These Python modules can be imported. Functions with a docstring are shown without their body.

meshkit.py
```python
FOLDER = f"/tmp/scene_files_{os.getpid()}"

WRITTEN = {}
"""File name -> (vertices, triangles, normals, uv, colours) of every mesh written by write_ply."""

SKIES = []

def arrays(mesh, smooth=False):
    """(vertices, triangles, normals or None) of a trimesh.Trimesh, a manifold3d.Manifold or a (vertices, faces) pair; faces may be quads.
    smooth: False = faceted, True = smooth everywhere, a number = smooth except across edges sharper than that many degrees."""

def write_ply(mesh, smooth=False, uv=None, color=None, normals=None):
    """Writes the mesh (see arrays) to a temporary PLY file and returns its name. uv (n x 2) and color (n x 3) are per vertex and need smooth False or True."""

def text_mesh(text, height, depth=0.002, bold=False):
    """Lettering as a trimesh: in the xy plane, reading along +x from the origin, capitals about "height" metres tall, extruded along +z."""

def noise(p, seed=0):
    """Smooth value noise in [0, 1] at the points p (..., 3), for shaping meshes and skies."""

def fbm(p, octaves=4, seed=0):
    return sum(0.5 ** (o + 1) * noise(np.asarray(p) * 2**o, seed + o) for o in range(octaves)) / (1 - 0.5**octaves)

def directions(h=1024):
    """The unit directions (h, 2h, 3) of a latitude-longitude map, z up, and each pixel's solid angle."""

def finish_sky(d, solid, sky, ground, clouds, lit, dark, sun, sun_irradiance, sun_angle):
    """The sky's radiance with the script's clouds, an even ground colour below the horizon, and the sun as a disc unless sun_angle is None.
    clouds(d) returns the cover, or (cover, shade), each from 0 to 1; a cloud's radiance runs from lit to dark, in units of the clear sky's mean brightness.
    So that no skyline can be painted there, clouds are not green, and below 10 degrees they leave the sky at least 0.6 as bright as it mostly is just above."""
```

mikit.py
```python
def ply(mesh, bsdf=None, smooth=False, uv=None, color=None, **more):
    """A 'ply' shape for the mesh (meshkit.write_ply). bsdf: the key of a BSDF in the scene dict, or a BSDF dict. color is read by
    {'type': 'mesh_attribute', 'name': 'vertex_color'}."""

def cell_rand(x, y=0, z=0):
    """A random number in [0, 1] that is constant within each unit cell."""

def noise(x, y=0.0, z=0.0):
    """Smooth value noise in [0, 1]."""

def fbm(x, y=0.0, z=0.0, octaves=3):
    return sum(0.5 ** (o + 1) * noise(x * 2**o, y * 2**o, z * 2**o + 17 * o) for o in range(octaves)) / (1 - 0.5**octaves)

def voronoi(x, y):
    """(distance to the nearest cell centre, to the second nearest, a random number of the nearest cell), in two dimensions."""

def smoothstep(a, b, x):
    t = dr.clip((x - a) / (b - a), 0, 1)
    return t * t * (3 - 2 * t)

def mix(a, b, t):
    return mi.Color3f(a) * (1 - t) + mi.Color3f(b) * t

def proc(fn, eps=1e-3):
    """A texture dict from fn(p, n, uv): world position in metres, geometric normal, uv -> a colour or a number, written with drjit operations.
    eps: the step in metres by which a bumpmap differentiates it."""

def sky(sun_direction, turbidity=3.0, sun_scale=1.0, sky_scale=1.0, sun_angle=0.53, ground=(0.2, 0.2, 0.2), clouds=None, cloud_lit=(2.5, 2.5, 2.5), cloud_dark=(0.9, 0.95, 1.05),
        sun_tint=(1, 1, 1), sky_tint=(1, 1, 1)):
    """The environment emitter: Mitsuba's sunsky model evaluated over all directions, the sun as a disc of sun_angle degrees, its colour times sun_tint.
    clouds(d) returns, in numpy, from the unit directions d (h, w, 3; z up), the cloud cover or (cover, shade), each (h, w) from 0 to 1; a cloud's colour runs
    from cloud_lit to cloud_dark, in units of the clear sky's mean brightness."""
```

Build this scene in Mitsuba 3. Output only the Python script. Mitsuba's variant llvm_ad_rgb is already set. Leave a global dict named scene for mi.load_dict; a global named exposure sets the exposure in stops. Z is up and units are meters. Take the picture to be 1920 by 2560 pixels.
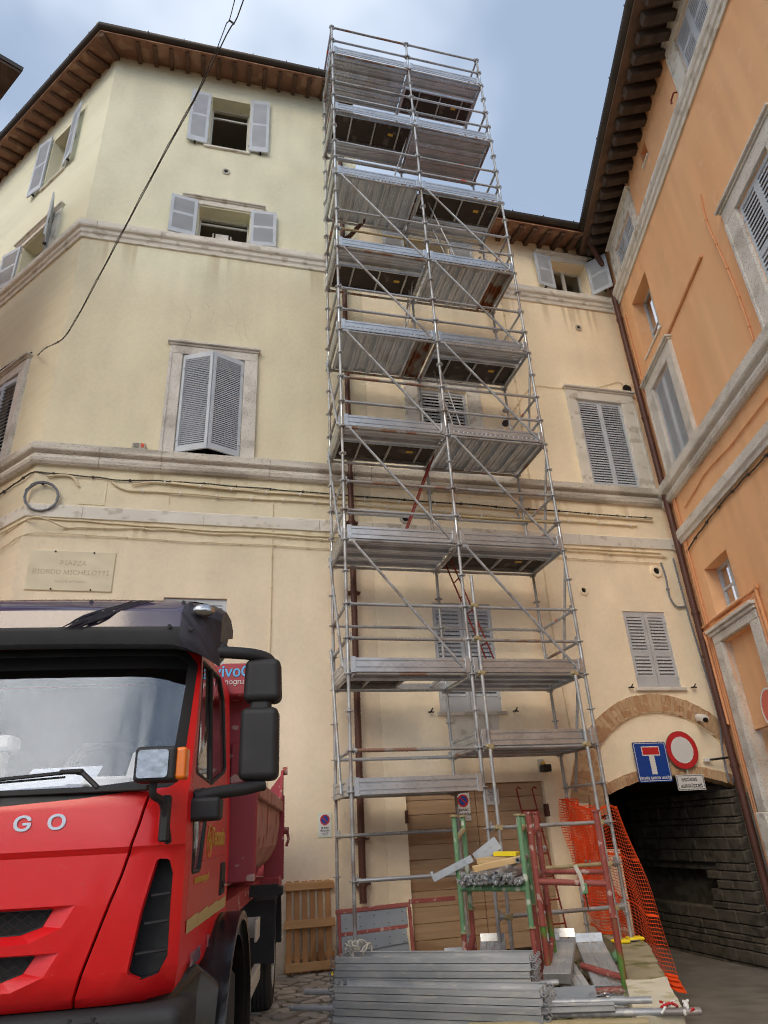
import math, random
import numpy as np, trimesh, mitsuba as mi, drjit as dr
import manifold3d as m3
from shapely.geometry import Polygon, LineString, Point, box as sbox
from shapely.ops import unary_union
from trimesh.transformations import rotation_matrix as rotm
import mikit, meshkit
from mikit import proc, noise, fbm, voronoi, cell_rand, smoothstep, mix
T = mi.ScalarTransform4f
random.seed(7); rng = np.random.default_rng(7)

# ---------------------------------------------------------------- camera, sky, exposure
scene, labels = {}, {}
EYE = [-1.8127, -9.0904, 1.6082]
scene['camera'] = {'type': 'perspective', 'fov': 59.502, 'fov_axis': 'x', 'near_clip': 0.05, 'far_clip': 300.0,
    'to_world': T().look_at(origin=EYE, target=[EYE[0] + .234147, EYE[1] + .871539, EYE[2] + .430807], up=[-0.059287, -0.4295, 0.901119])}
exposure = 2.18

SUN = np.array([-0.47, -0.70, 0.54]); SUN /= np.linalg.norm(SUN)
def clouds(d):
    """broken overcast: bright cloud round the veiled sun, greyer away from it"""
    p = d / np.maximum(d[..., 2:3] + 0.35, 0.2)
    a = meshkit.fbm(np.concatenate([p[..., :2] * 2.6 + 3.1, d[..., 2:3] * 0], -1), 5, seed=4)
    b = meshkit.fbm(np.concatenate([p[..., :2] * 7.0 + 9.7, d[..., 2:3] * 0 + 5], -1), 4, seed=9)
    t = np.clip((a * .72 + b * .28 - .36) / .28, 0, 1); t = t * t * (3 - 2 * t)
    glow = np.exp(-(np.degrees(np.arccos(np.clip(d @ SUN, -1, 1))) / 52) ** 2)
    return 0.92 + 0 * t, 1 - t * (.23 + .77 * glow)
scene['sky'] = mikit.sky(SUN.tolist(), turbidity=4, sun_scale=0.18, sun_angle=25, sky_scale=1.0, clouds=clouds,
                         cloud_lit=(4.9, 5.05, 5.25), cloud_dark=(0.92, 1.17, 1.58), ground=(0.34, 0.33, 0.31), sun_tint=(.98, 1, 1.04))

# ---------------------------------------------------------------- helpers: naming
_n = {}
SPLIT = {'moulding', 'end_flange', 'rear_post', 'hinge', 'headboard', 'seat', 'bolt', 'wedge_head', 'end_plate', 'end_bracket', 'crossbar', 'rail', 'chassis_beam', 'rivet', 'fin', 'shutter_catch',
         'tarp_hook', 'tape', 'window_rubber', 'buttress', 'body', 'rail_bar', 'rim_bar', 'bumper_step', 'emblem_ring', 'white_bracket', 'dashboard', 'railing', 'frame_bar', 'flange', 'spigot', 'clip'}
STUFF = {'grille_bars', 'hook_row', 'claw_row', 'lettering', 'web_address', 'embossed_lettering', 'badge', 'canopy_lettering', 'canopy_small_lettering'}
def number(key):
    k = _n.get(key, 0); _n[key] = k + 1
    return key if k == 0 else f'{key}_{k:03d}'
def thing(name, label=None, cat=None, group=None, kind=None):
    key = number(name); d = {}
    if label: d['label'] = label
    if cat: d['category'] = cat
    if group: d['group'] = group
    if kind: d['kind'] = kind
    labels[key] = d
    return key
def part(parent, name, mesh, mat, fr=None, smooth=False, label=None, kind=None):
    """one mesh as one entry; mesh is a trimesh / list of trimeshes in the frame fr"""
    if name in SPLIT and isinstance(mesh, (list, tuple)) and len(mesh) > 1:
        return [part(parent, name, q, mat, fr, smooth, label, kind) for q in mesh][0]
    if name in STUFF and name: kind = 'stuff'
    key = number(parent + '__' + name) if name else parent
    if isinstance(mesh, (list, tuple)): mesh = trimesh.util.concatenate(list(mesh))
    if hasattr(mesh, 'to_mesh'):
        m = mesh.to_mesh(); mesh = trimesh.Trimesh(m.vert_properties[:, :3], m.tri_verts, process=False)
    if fr is not None:
        mesh = mesh.copy(); mesh.apply_transform(fr)
    scene[key] = mikit.ply(mesh, mat, smooth=smooth)
    if label or kind:
        labels.setdefault(key, {})
        if label: labels[key]['label'] = label
        if kind: labels[key]['kind'] = kind
    return key
def shared(mesh, mat, smooth=False): 
    if isinstance(mesh, (list, tuple)): mesh = trimesh.util.concatenate(list(mesh))
    return mikit.ply(mesh, mat, smooth=smooth)
def put(parent, name, ply, m, label=None, mat=None):
    key = number(parent + '__' + name) if name else parent
    scene[key] = {**ply, 'to_world': T(np.asarray(m, float))}
    if name in STUFF: labels.setdefault(key, {})['kind'] = 'stuff'
    if mat: scene[key]['bsdf'] = {'type': 'ref', 'id': mat}
    if label: labels.setdefault(key, {})['label'] = label
    return key

# ---------------------------------------------------------------- helpers: meshes
def box(x0, x1, y0, y1, z0, z1):
    m = trimesh.creation.box((abs(x1 - x0), abs(y1 - y0), abs(z1 - z0)))
    m.apply_translation(((x0 + x1) / 2, (y0 + y1) / 2, (z0 + z1) / 2)); return m
def cbox(x0, x1, y0, y1, z0, z1, c=.01):
    """box with chamfered edges"""
    pts = []
    for x, sx in ((x0, 1), (x1, -1)):
        for y, sy in ((y0, 1), (y1, -1)):
            for z, sz in ((z0, 1), (z1, -1)):
                pts += [(x, y + sy * c, z + sz * c), (x + sx * c, y, z + sz * c), (x + sx * c, y + sy * c, z)]
    return trimesh.convex.convex_hull(np.array(pts))
def prism(poly, y0, y1):
    """a shapely polygon in (x, z), extruded along y"""
    out = []
    for g in getattr(poly, 'geoms', [poly]):
        m = trimesh.creation.extrude_polygon(g, y1 - y0, engine='earcut')
        v = m.vertices.copy(); m.vertices = np.c_[v[:, 0], y1 - v[:, 2], v[:, 1]]
        out.append(m)
    return trimesh.util.concatenate(out)
def yzprism(poly, x0, x1):
    """a shapely polygon in (y, z), extruded along x"""
    m = trimesh.creation.extrude_polygon(poly, x1 - x0, engine='earcut')
    v = m.vertices.copy(); m.vertices = np.c_[x0 + v[:, 2], v[:, 0], v[:, 1]]
    return m
def flat(poly, z0, z1):
    m = trimesh.creation.extrude_polygon(poly, z1 - z0, engine='earcut'); m.apply_translation((0, 0, z0)); return m
def tube(pts, r, n=10, cap=True):
    p = np.asarray(pts, float); k = len(p); r = np.broadcast_to(r, (k,))
    t = np.gradient(p, axis=0); t /= np.linalg.norm(t, axis=1, keepdims=True) + 1e-12
    ref = np.array([0, 0, 1.]) if abs(t[0, 2]) < .9 else np.array([1., 0, 0])
    a = np.zeros_like(p); b = np.zeros_like(p); u = ref
    for i in range(k):
        u = u - t[i] * (u @ t[i])
        if np.linalg.norm(u) < 1e-6: u = np.cross(t[i], [.3, .5, .8])
        u = u / np.linalg.norm(u); a[i] = u; b[i] = np.cross(t[i], u)
    g = np.arange(n) * 2 * np.pi / n
    v = (p[:, None] + r[:, None, None] * (np.cos(g)[None, :, None] * a[:, None] + np.sin(g)[None, :, None] * b[:, None])).reshape(-1, 3)
    f = []
    for i in range(k - 1):
        for j in range(n):
            q = (i * n + j, i * n + (j + 1) % n, (i + 1) * n + (j + 1) % n, (i + 1) * n + j)
            f += [(q[0], q[1], q[2]), (q[0], q[2], q[3])]
    if cap:
        f += [(0, j + 1, j) for j in range(1, n - 1)] + [((k - 1) * n, (k - 1) * n + j, (k - 1) * n + j + 1) for j in range(1, n - 1)]
    return trimesh.Trimesh(v, f, process=False)
def curve(pts, n=8):
    """Catmull-Rom through the points"""
    p = np.asarray(pts, float)
    if len(p) < 3: return p
    q = np.vstack([2 * p[0] - p[1], p, 2 * p[-1] - p[-2]]); out = []
    for i in range(1, len(q) - 2):
        for t in np.linspace(0, 1, n, endpoint=False):
            a, b, c, d = q[i - 1], q[i], q[i + 1], q[i + 2]
            out.append(.5 * (2 * b + (c - a) * t + (2 * a - 5 * b + 4 * c - d) * t * t + (3 * b - a - 3 * c + d) * t ** 3))
    return np.array(out + [p[-1]])
def ring(c, axis, r0, r1, w, n=24):
    """washer: axis 'x','y','z'"""
    m = trimesh.creation.annulus(r0, r1, w, sections=n)
    if axis == 'x': m.apply_transform(rotm(math.pi / 2, (0, 1, 0)))
    if axis == 'y': m.apply_transform(rotm(math.pi / 2, (1, 0, 0)))
    m.apply_translation(c); return m
def cyl(c, axis, r, w, n=20):
    m = trimesh.creation.cylinder(r, w, sections=n)
    if axis == 'x': m.apply_transform(rotm(math.pi / 2, (0, 1, 0)))
    if axis == 'y': m.apply_transform(rotm(math.pi / 2, (1, 0, 0)))
    m.apply_translation(c); return m
def ball(c, r, sub=2, s=(1, 1, 1)):
    m = trimesh.creation.icosphere(sub, r); m.vertices *= s; m.apply_translation(c); return m
def text(s, h, depth=.002, bold=False, center=True):
    """lettering in the (x, z) plane, face towards -y"""
    m = meshkit.text_mesh(s, h, depth, bold); v = m.vertices
    w = v[:, 0].max() - v[:, 0].min()
    x = v[:, 0] - v[:, 0].min() - (w / 2 if center else 0)
    m.vertices = np.c_[x, -v[:, 2], v[:, 1]]
    return m
def mv(m, x=0, y=0, z=0, rz=0, ry=0, rx=0):
    m = m.copy()
    if rx: m.apply_transform(rotm(math.radians(rx), (1, 0, 0)))
    if ry: m.apply_transform(rotm(math.radians(ry), (0, 1, 0)))
    if rz: m.apply_transform(rotm(math.radians(rz), (0, 0, 1)))
    m.apply_translation((x, y, z)); return m
def TM(x=0, y=0, z=0, rz=0, ry=0, rx=0):
    m = np.eye(4); m[:3, 3] = (x, y, z)
    return m @ rotm(math.radians(rz), (0, 0, 1)) @ rotm(math.radians(ry), (0, 1, 0)) @ rotm(math.radians(rx), (1, 0, 0))
def frame(o, x, y):
    m = np.eye(4); m[:3, 0] = [*x, 0]; m[:3, 1] = [*y, 0]; m[:3, 3] = o; return m
def sweep(path, profile, s0=None, s1=None):
    """a closed (out, z) profile swept along a mitred path in plan; out points to the right of the path's direction"""
    p = np.asarray(path, float); seg = np.diff(p, axis=0); L = np.linalg.norm(seg, axis=1); cum = np.r_[0, np.cumsum(L)]
    d = seg / L[:, None]; nrm = np.c_[d[:, 1], -d[:, 0]]
    mit = [nrm[0]] + [(nrm[i] + nrm[i + 1]) / (1 + nrm[i] @ nrm[i + 1]) for i in range(len(nrm) - 1)] + [nrm[-1]]
    s0 = 0 if s0 is None else s0; s1 = cum[-1] if s1 is None else s1
    st = [(s0, None)] + [(cum[i], i) for i in range(1, len(p) - 1) if s0 < cum[i] < s1] + [(s1, None)]
    prof = np.asarray(profile, float); n = len(prof); V = []
    for s, i in st:
        if i is None:
            k = min(np.searchsorted(cum, s, side='right') - 1, len(d) - 1); base = p[k] + d[k] * (s - cum[k]); m = nrm[k]
        else: base, m = p[i], mit[i]
        V.append(np.c_[base[None] + prof[:, :1] * m[None], prof[:, 1]])
    V = np.vstack(V); F = []
    for a in range(len(st) - 1):
        for j in range(n):
            q = (a * n + j, a * n + (j + 1) % n, (a + 1) * n + (j + 1) % n, (a + 1) * n + j)
            F += [(q[0], q[1], q[2]), (q[0], q[2], q[3])]
    tri = trimesh.creation.triangulate_polygon(Polygon(prof), engine='earcut')
    tv, tf = np.asarray(tri[0]), np.asarray(tri[1])
    idx = [int(np.argmin(((prof - q[:2]) ** 2).sum(1))) for q in tv]
    last = (len(st) - 1) * n
    for f in tf:
        g = [idx[i] for i in f]; F += [tuple(g), tuple(last + i for i in g[::-1])]
    m = trimesh.Trimesh(V, F, process=False); m.fix_normals(); return m
def man(m):
    m = m.copy(); m.merge_vertices(); m.fix_normals()
    return m3.Manifold(m3.Mesh(np.asarray(m.vertices, np.float32), np.asarray(m.faces, np.uint32)))
def unman(M):
    m = M.to_mesh(); return trimesh.Trimesh(m.vert_properties[:, :3], m.tri_verts, process=False)
def rrect(x0, x1, z0, z1, r=.02): return sbox(x0 + r, z0 + r, x1 - r, z1 - r).buffer(r, quad_segs=4)

# frames: x to the right along the wall, y into the wall, z up
V_ = lambda a: (math.cos(math.radians(a)), math.sin(math.radians(a)))
U = V_(130.3); VO = V_(-107.3); NO = (-VO[1], VO[0])
A = (-4.8, 1.5); B = (7.0, 1.5)
FF = frame((0, 1.5, 0), (1, 0), (0, 1))
FW = frame((*A, 0), (-U[0], -U[1]), (U[1], -U[0]))
FO = frame((*B, 0), VO, NO)

# ---------------------------------------------------------------- materials
def c(r, g, b): return [((v / 255) / 12.92 if v <= 10 else ((v / 255 + .055) / 1.055) ** 2.4) for v in (r, g, b)]
def C3(r, g, b): return mi.Color3f(*c(r, g, b))
def mat(name, col, rough=.7, metal=0., bump=None, bscale=1.0, spec=.4, **kw):
    b = {'type': 'principled', 'base_color': proc(col) if callable(col) else {'type': 'rgb', 'value': list(col)},
         'roughness': proc(rough) if callable(rough) else rough, 'metallic': metal, 'specular': spec, **kw}
    if bump is not None:
        b = {'type': 'bumpmap', 'tex': proc(bump, 2e-3), 'scale': bscale, 'bsdf': b}
    scene[name] = {'type': 'twosided', 'bsdf': b}
    return name
def plaster(top, mid, low, stain):
    def fn(p, n, uv):
        w = fbm(p.x * .5 + p.y * .3, p.z * .45, 3, 2); q = p.x * 4 + p.y * 3
        t = smoothstep(11.0, 13.2, p.z + (w - .5) * 3.0); t2 = smoothstep(5.0, 8.2, p.z + (w - .5) * 2.5)
        col = mix(mix(C3(*low), C3(*mid), t2), C3(*top), t)
        h = fbm(p.x * 1.7 + p.y * 1.3, p.z * 1.1 + 7, 2, 2)
        v = noise(q * 1.6, p.z * .35, 21)
        col = col * (.84 + .23 * h + .05 * v + .06 * noise(p.x * 26 + p.y * 20, p.z * 22, 3))
        # run-off stains below the ledges
        st = noise(q, p.z * .25, 4) * noise(q * 3.2, p.z * .5, 9)
        m = dr.maximum(dr.maximum(smoothstep(11.2, 12.45, p.z) * (1 - smoothstep(12.45, 12.5, p.z)), smoothstep(6.7, 7.3, p.z) * (1 - smoothstep(7.3, 7.34, p.z))), smoothstep(5.7, 6.38, p.z) * (1 - smoothstep(6.38, 6.4, p.z)))
        col = mix(col, C3(*stain), dr.minimum(m * m * smoothstep(.2, .6, st) * .6, .45))
        g = 1 - smoothstep(.0, .8, p.z + .5 * w)
        return mix(col, C3(160, 150, 126), g * .5)
    return fn
def pbump(p, n, uv): return .006 * noise(p.x * 9, p.y * 9, p.z * 9) + .0009 * noise(p.x * 80, p.y * 80, p.z * 80)
mat('plaster_yellow', plaster((219, 217, 192), (216, 208, 181), (232, 218, 193), (176, 160, 126)), .9, bump=pbump, spec=.15)
mat('plaster_peach', plaster((241, 226, 197), (241, 227, 198), (242, 229, 202), (180, 160, 126)), .9, bump=pbump, spec=.15)
def orange(p, n, uv):
    h = fbm(p.x * 1.1 + p.y * 1.1, p.z * .8, 5, 2); g = noise(p.x * 5 + p.y * 5, p.z * .8, 2)
    col = mix(C3(226, 172, 126), C3(231, 186, 143), h) * (.92 + .13 * g)
    w = smoothstep(.72, .8, fbm(p.x * 6 + p.y * 5, p.z * 7, 13, 2))
    return mix(col, C3(232, 186, 148), w * .5)
mat('plaster_orange', orange, .9, bump=pbump, spec=.15)
def traver(p, n, uv):
    h = fbm(p.x * 2 + p.y * 2, p.y * 2, p.z * 9, 2); f = noise(p.x * 46, p.y * 46, p.z * 70)
    col = mix(C3(196, 190, 178), C3(222, 218, 208), h)
    dark = smoothstep(.5, .7, fbm(p.x * 1.3 + 4, p.y * 1.3, p.z * 3, 2))
    col = mix(col, C3(140, 132, 118), dark * .55)
    pit = smoothstep(.66, .78, f); return mix(col, C3(120, 114, 104), pit * .5)
def tbump(p, n, uv): return -.006 * smoothstep(.62, .8, noise(p.x * 46, p.y * 46, p.z * 70)) + .004 * noise(p.x * 14, p.y * 14, p.z * 14)
mat('travertine', traver, .85, bump=tbump, spec=.2)
mat('pale_stone', lambda p, n, uv: mix(mix(C3(228, 225, 216), C3(208, 203, 192), fbm(p.x * 3 + 2, p.y * 3, p.z * 3, 2)), C3(160, 150, 132), .5 * smoothstep(.58, .75, fbm(p.x * 7, p.y * 7, p.z * 7, 2))), .85, bump=tbump, spec=.2)
mat('frame_stone', lambda p, n, uv: mix(mix(C3(222, 219, 213), C3(196, 191, 182), fbm(p.x * 3, p.y * 3, p.z * 3, 2)), C3(140, 134, 124), .42 * smoothstep(.55, .8, noise(p.x * 60, p.y * 60, p.z * 44)) + .35 * smoothstep(.5, .75, fbm(p.x * 3, p.y * 3 + 7, p.z * 3, 2))), .85, bump=lambda p, n, uv: -.004 * smoothstep(.55, .8, noise(p.x * 60, p.y * 60, p.z * 44)), spec=.2)
mat('shutter_blue', lambda p, n, uv: mix(C3(178, 185, 194), C3(192, 198, 205), noise(p.x * 5, p.y * 5, p.z * 5)), .5, spec=.4)
mat('shutter_grey', lambda p, n, uv: mix(C3(176, 180, 185), C3(192, 195, 198), noise(p.x * 5, p.y * 5, p.z * 5)), .55, spec=.4)
mat('dark_iron', c(44, 42, 42), .6, .3)
mat('room_wall', c(150, 142, 128), .9)
mat('window_white', c(200, 200, 196), .5)
mat('gutter_brown', lambda p, n, uv: mix(C3(58, 52, 48), C3(78, 72, 66), fbm(p.x * 3, p.y * 3, p.z * 3, 2)), .42, .35)
mat('downpipe_brown', lambda p, n, uv: mix(C3(74, 46, 40), C3(98, 66, 56), fbm(p.x * 6, p.y * 6, p.z * 2, 2)), .5, .1)
mat('rafter_wood', lambda p, n, uv: mix(C3(78, 58, 46), C3(108, 82, 66), fbm(p.x * 9, p.y * 5, p.z * 9, 2)), .9)
mat('rafter_dark', lambda p, n, uv: mix(C3(60, 50, 44), C3(92, 78, 68), fbm(p.x * 9, p.y * 5, p.z * 9, 2)), .9)
mat('soffit_tile', lambda p, n, uv: mix(mix(C3(146, 108, 86), C3(122, 88, 70), noise(p.x * 3, p.y * 3, p.z * 3)), C3(168, 134, 110), .6 * smoothstep(.5, .75, noise(p.x * 6, p.y * 6, 3))), .9)
mat('roof_tile', c(150, 98, 72), .9)
mat('brick', lambda p, n, uv: mix(mix(C3(196, 160, 122), C3(160, 118, 90), fbm(p.x * 5, p.y * 5, p.z * 5, 2)), C3(212, 188, 156), .7 * smoothstep(.5, .7, fbm(p.x * 12, p.y * 12, p.z * 12, 2))), .92, bump=lambda p, n, uv: .006 * fbm(p.x * 25, p.y * 25, p.z * 25, 2), spec=.1)
mat('brick_pale', lambda p, n, uv: mix(C3(206, 178, 142), C3(178, 146, 114), fbm(p.x * 7, p.y * 7, p.z * 7, 2)), .92, bump=lambda p, n, uv: .006 * fbm(p.x * 25, p.y * 25, p.z * 25, 2), spec=.1)
mat('mortar', c(188, 168, 138), .95, spec=.1)
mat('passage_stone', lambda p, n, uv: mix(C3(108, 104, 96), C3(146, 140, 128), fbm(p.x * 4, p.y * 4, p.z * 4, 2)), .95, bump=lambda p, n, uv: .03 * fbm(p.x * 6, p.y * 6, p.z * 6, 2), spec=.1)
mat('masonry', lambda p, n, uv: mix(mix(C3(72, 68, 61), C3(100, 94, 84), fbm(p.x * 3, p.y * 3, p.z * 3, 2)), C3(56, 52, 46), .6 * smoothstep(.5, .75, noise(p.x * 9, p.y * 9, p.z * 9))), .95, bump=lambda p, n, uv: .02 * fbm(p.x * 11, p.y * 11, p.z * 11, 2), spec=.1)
mat('shaded_stone', lambda p, n, uv: mix(C3(52, 49, 44), C3(72, 68, 61), noise(p.x * 3, p.y * 3, p.z * 3)), .95, spec=.05)  # stone colour darkened to stand in for the shade deep in the passage
def galv(p, n, uv):
    h = noise(p.x * 5, p.y * 5, p.z * 5); s = smoothstep(.55, .75, noise(p.x * 25, p.y * 25, p.z * 25))
    return mix(mix(C3(176, 181, 186), C3(200, 204, 208), h), C3(150, 148, 144), s * .25)
mat('galvanised', galv, .32, .75)
def tubecol(p, n, uv):
    h = noise(p.x * 4, p.y * 4, p.z * 4); s = smoothstep(.6, .72, noise(p.x * 30, p.y * 30, p.z * 16))
    r = smoothstep(.6, .76, noise(p.x * 4 + 9, p.y * 4, p.z * 4))
    return mix(mix(mix(C3(150, 154, 158), C3(184, 187, 190), h), C3(198, 196, 188), s * .6), C3(120, 96, 80), r * .5)
mat('tube_steel', tubecol, .45, .4)
def plankcol(p, n, uv):
    h = noise(p.x * 4, p.y * 4, p.z * 8); s = smoothstep(.55, .75, fbm(p.x * 11, p.y * 11, p.z * 24, 2))
    return mix(mix(C3(158, 163, 166), C3(190, 193, 194), h), C3(206, 202, 192), s * .4) * (.86 + .28 * cell_rand(p.z * 18.7 + 3, 1, 2))
mat('plank_steel', plankcol, .5, .35)
def deckunder(p, n, uv):
    h = noise(p.x * 5, p.y * 5, p.z * 5); r = smoothstep(.6, .74, fbm(p.x * 3, p.y * 3, p.z * 3 + 4, 2))
    return mix(mix(C3(186, 194, 204), C3(212, 218, 226), h), C3(160, 152, 140), r * .3)
mat('deck_steel', deckunder, .5, .2)
mat('deck_rusty', lambda p, n, uv: mix(C3(150, 146, 138), C3(118, 66, 36), smoothstep(.42, .62, fbm(p.x * 4, p.y * 4, p.z * 4, 2))), .8, .2)
mat('hatch_ply', lambda p, n, uv: mix(mix(C3(50, 44, 42), C3(74, 66, 60), fbm(p.x * 4, p.y * 4, p.z, 2)), C3(112, 106, 98), .5 * smoothstep(.62, .74, fbm(p.x * 7, p.y * 7, p.z * 5 + 2, 2))), .8)
mat('red_paint_metal', lambda p, n, uv: mix(C3(142, 44, 34), C3(104, 40, 34), fbm(p.x * 9, p.y * 9, p.z * 9, 2)), .55)
mat('maroon_metal', lambda p, n, uv: mix(mix(C3(132, 66, 60), C3(158, 88, 80), fbm(p.x * 7, p.y * 7, p.z * 7, 2)), C3(188, 168, 158), .7 * smoothstep(.66, .74, fbm(p.x * 22, p.y * 22, p.z * 15, 2))), .6)
mat('green_metal', lambda p, n, uv: mix(mix(C3(92, 136, 98), C3(116, 156, 120), noise(p.x * 7, p.y * 7, p.z * 5)), C3(196, 200, 188), .85 * smoothstep(.6, .7, fbm(p.x * 16, p.y * 16, p.z * 9, 2))), .6)
mat('green_red_metal', lambda p, n, uv: mix(C3(86, 124, 56), C3(138, 66, 56), smoothstep(.42, .58, fbm(p.x * 5, p.y * 5, p.z * 3, 2))), .6)
mat('cream_tube', lambda p, n, uv: mix(C3(150, 132, 92), C3(184, 172, 138), fbm(p.x * 9, p.y * 9, p.z * 9, 2)), .6, .2)
mat('orange_band', c(206, 88, 58), .5)
def wood(a, b, k=1.0):
    return lambda p, n, uv: mix(C3(*a), C3(*b), fbm(p.x * 3 * k + p.y, p.y * 3, p.z * 24 * k, 2))
mat('gate_wood', lambda p, n, uv: mix(mix(C3(190, 164, 134), C3(166, 140, 112), fbm(p.x * 1.6, p.y, p.z * 26, 2)), C3(148, 114, 84), .6 * smoothstep(.56, .72, fbm(p.x * .9, 4, p.z * 9, 2))), .8, spec=.2)
mat('pallet_wood', lambda p, n, uv: mix(mix(C3(198, 154, 108), C3(166, 120, 78), fbm(p.x * 9, p.y * 9, p.z * 2, 2)), C3(120, 76, 44), .6 * smoothstep(.58, .72, fbm(p.x * 4, p.y * 4, p.z * 1.5 + 3, 2))), .8, spec=.2)
mat('pallet_rail', lambda p, n, uv: mix(mix(C3(206, 166, 118), C3(184, 138, 92), fbm(p.x * 2, p.y * 9, p.z * 19, 2)), C3(150, 96, 56), .4 * smoothstep(.58, .7, fbm(p.x * 3, p.y, p.z * 7, 2))), .8, spec=.2)
mat('timber', lambda p, n, uv: mix(C3(212, 184, 138), C3(188, 156, 110), fbm(p.x * 4, p.y * 4, p.z * 24, 2)), .8)
def cob(p, n, uv):
    h = fbm(p.x * 2.3, p.y * 2.3, 1, 2); s = fbm(p.x * 14, p.y * 14, 3, 2)
    return mix(C3(146, 138, 126), C3(182, 174, 160), h) * (.82 + .36 * s)
mat('paving', cob, .85, bump=lambda p, n, uv: .008 * fbm(p.x * 14, p.y * 14, p.z * 14, 2), spec=.3)
mat('paving_dark', lambda p, n, uv: mix(C3(126, 119, 110), C3(160, 152, 140), fbm(p.x * 6, p.y * 6, 3, 2)), .85, bump=lambda p, n, uv: .008 * fbm(p.x * 14, p.y * 14, p.z * 14, 2), spec=.3)
mat('joint_earth', lambda p, n, uv: mix(mix(C3(106, 98, 84), C3(134, 124, 106), fbm(p.x * 9, p.y * 9, 1, 2)), C3(96, 100, 58), .7 * smoothstep(.58, .68, fbm(p.x * 4, p.y * 4, 5, 2))), .95, bump=lambda p, n, uv: .012 * fbm(p.x * 20, p.y * 20, 1, 2), spec=.1)
mat('ramp_asphalt', lambda p, n, uv: mix(C3(92, 88, 82), C3(116, 112, 104), fbm(p.x * 4, p.y * 4, 1, 2)), .9, bump=lambda p, n, uv: .006 * fbm(p.x * 40, p.y * 40, 1, 2), spec=.2)
mat('wall_stone', lambda p, n, uv: mix(mix(C3(132, 124, 102), C3(158, 148, 124), fbm(p.x * 4, p.y * 4, p.z * 4, 2)), C3(112, 110, 70), .7 * smoothstep(.52, .66, fbm(p.x * 6, p.y * 6, p.z * 6 + 4, 2))), .95, bump=lambda p, n, uv: .02 * fbm(p.x * 9, p.y * 9, p.z * 9, 2), spec=.1)
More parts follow.
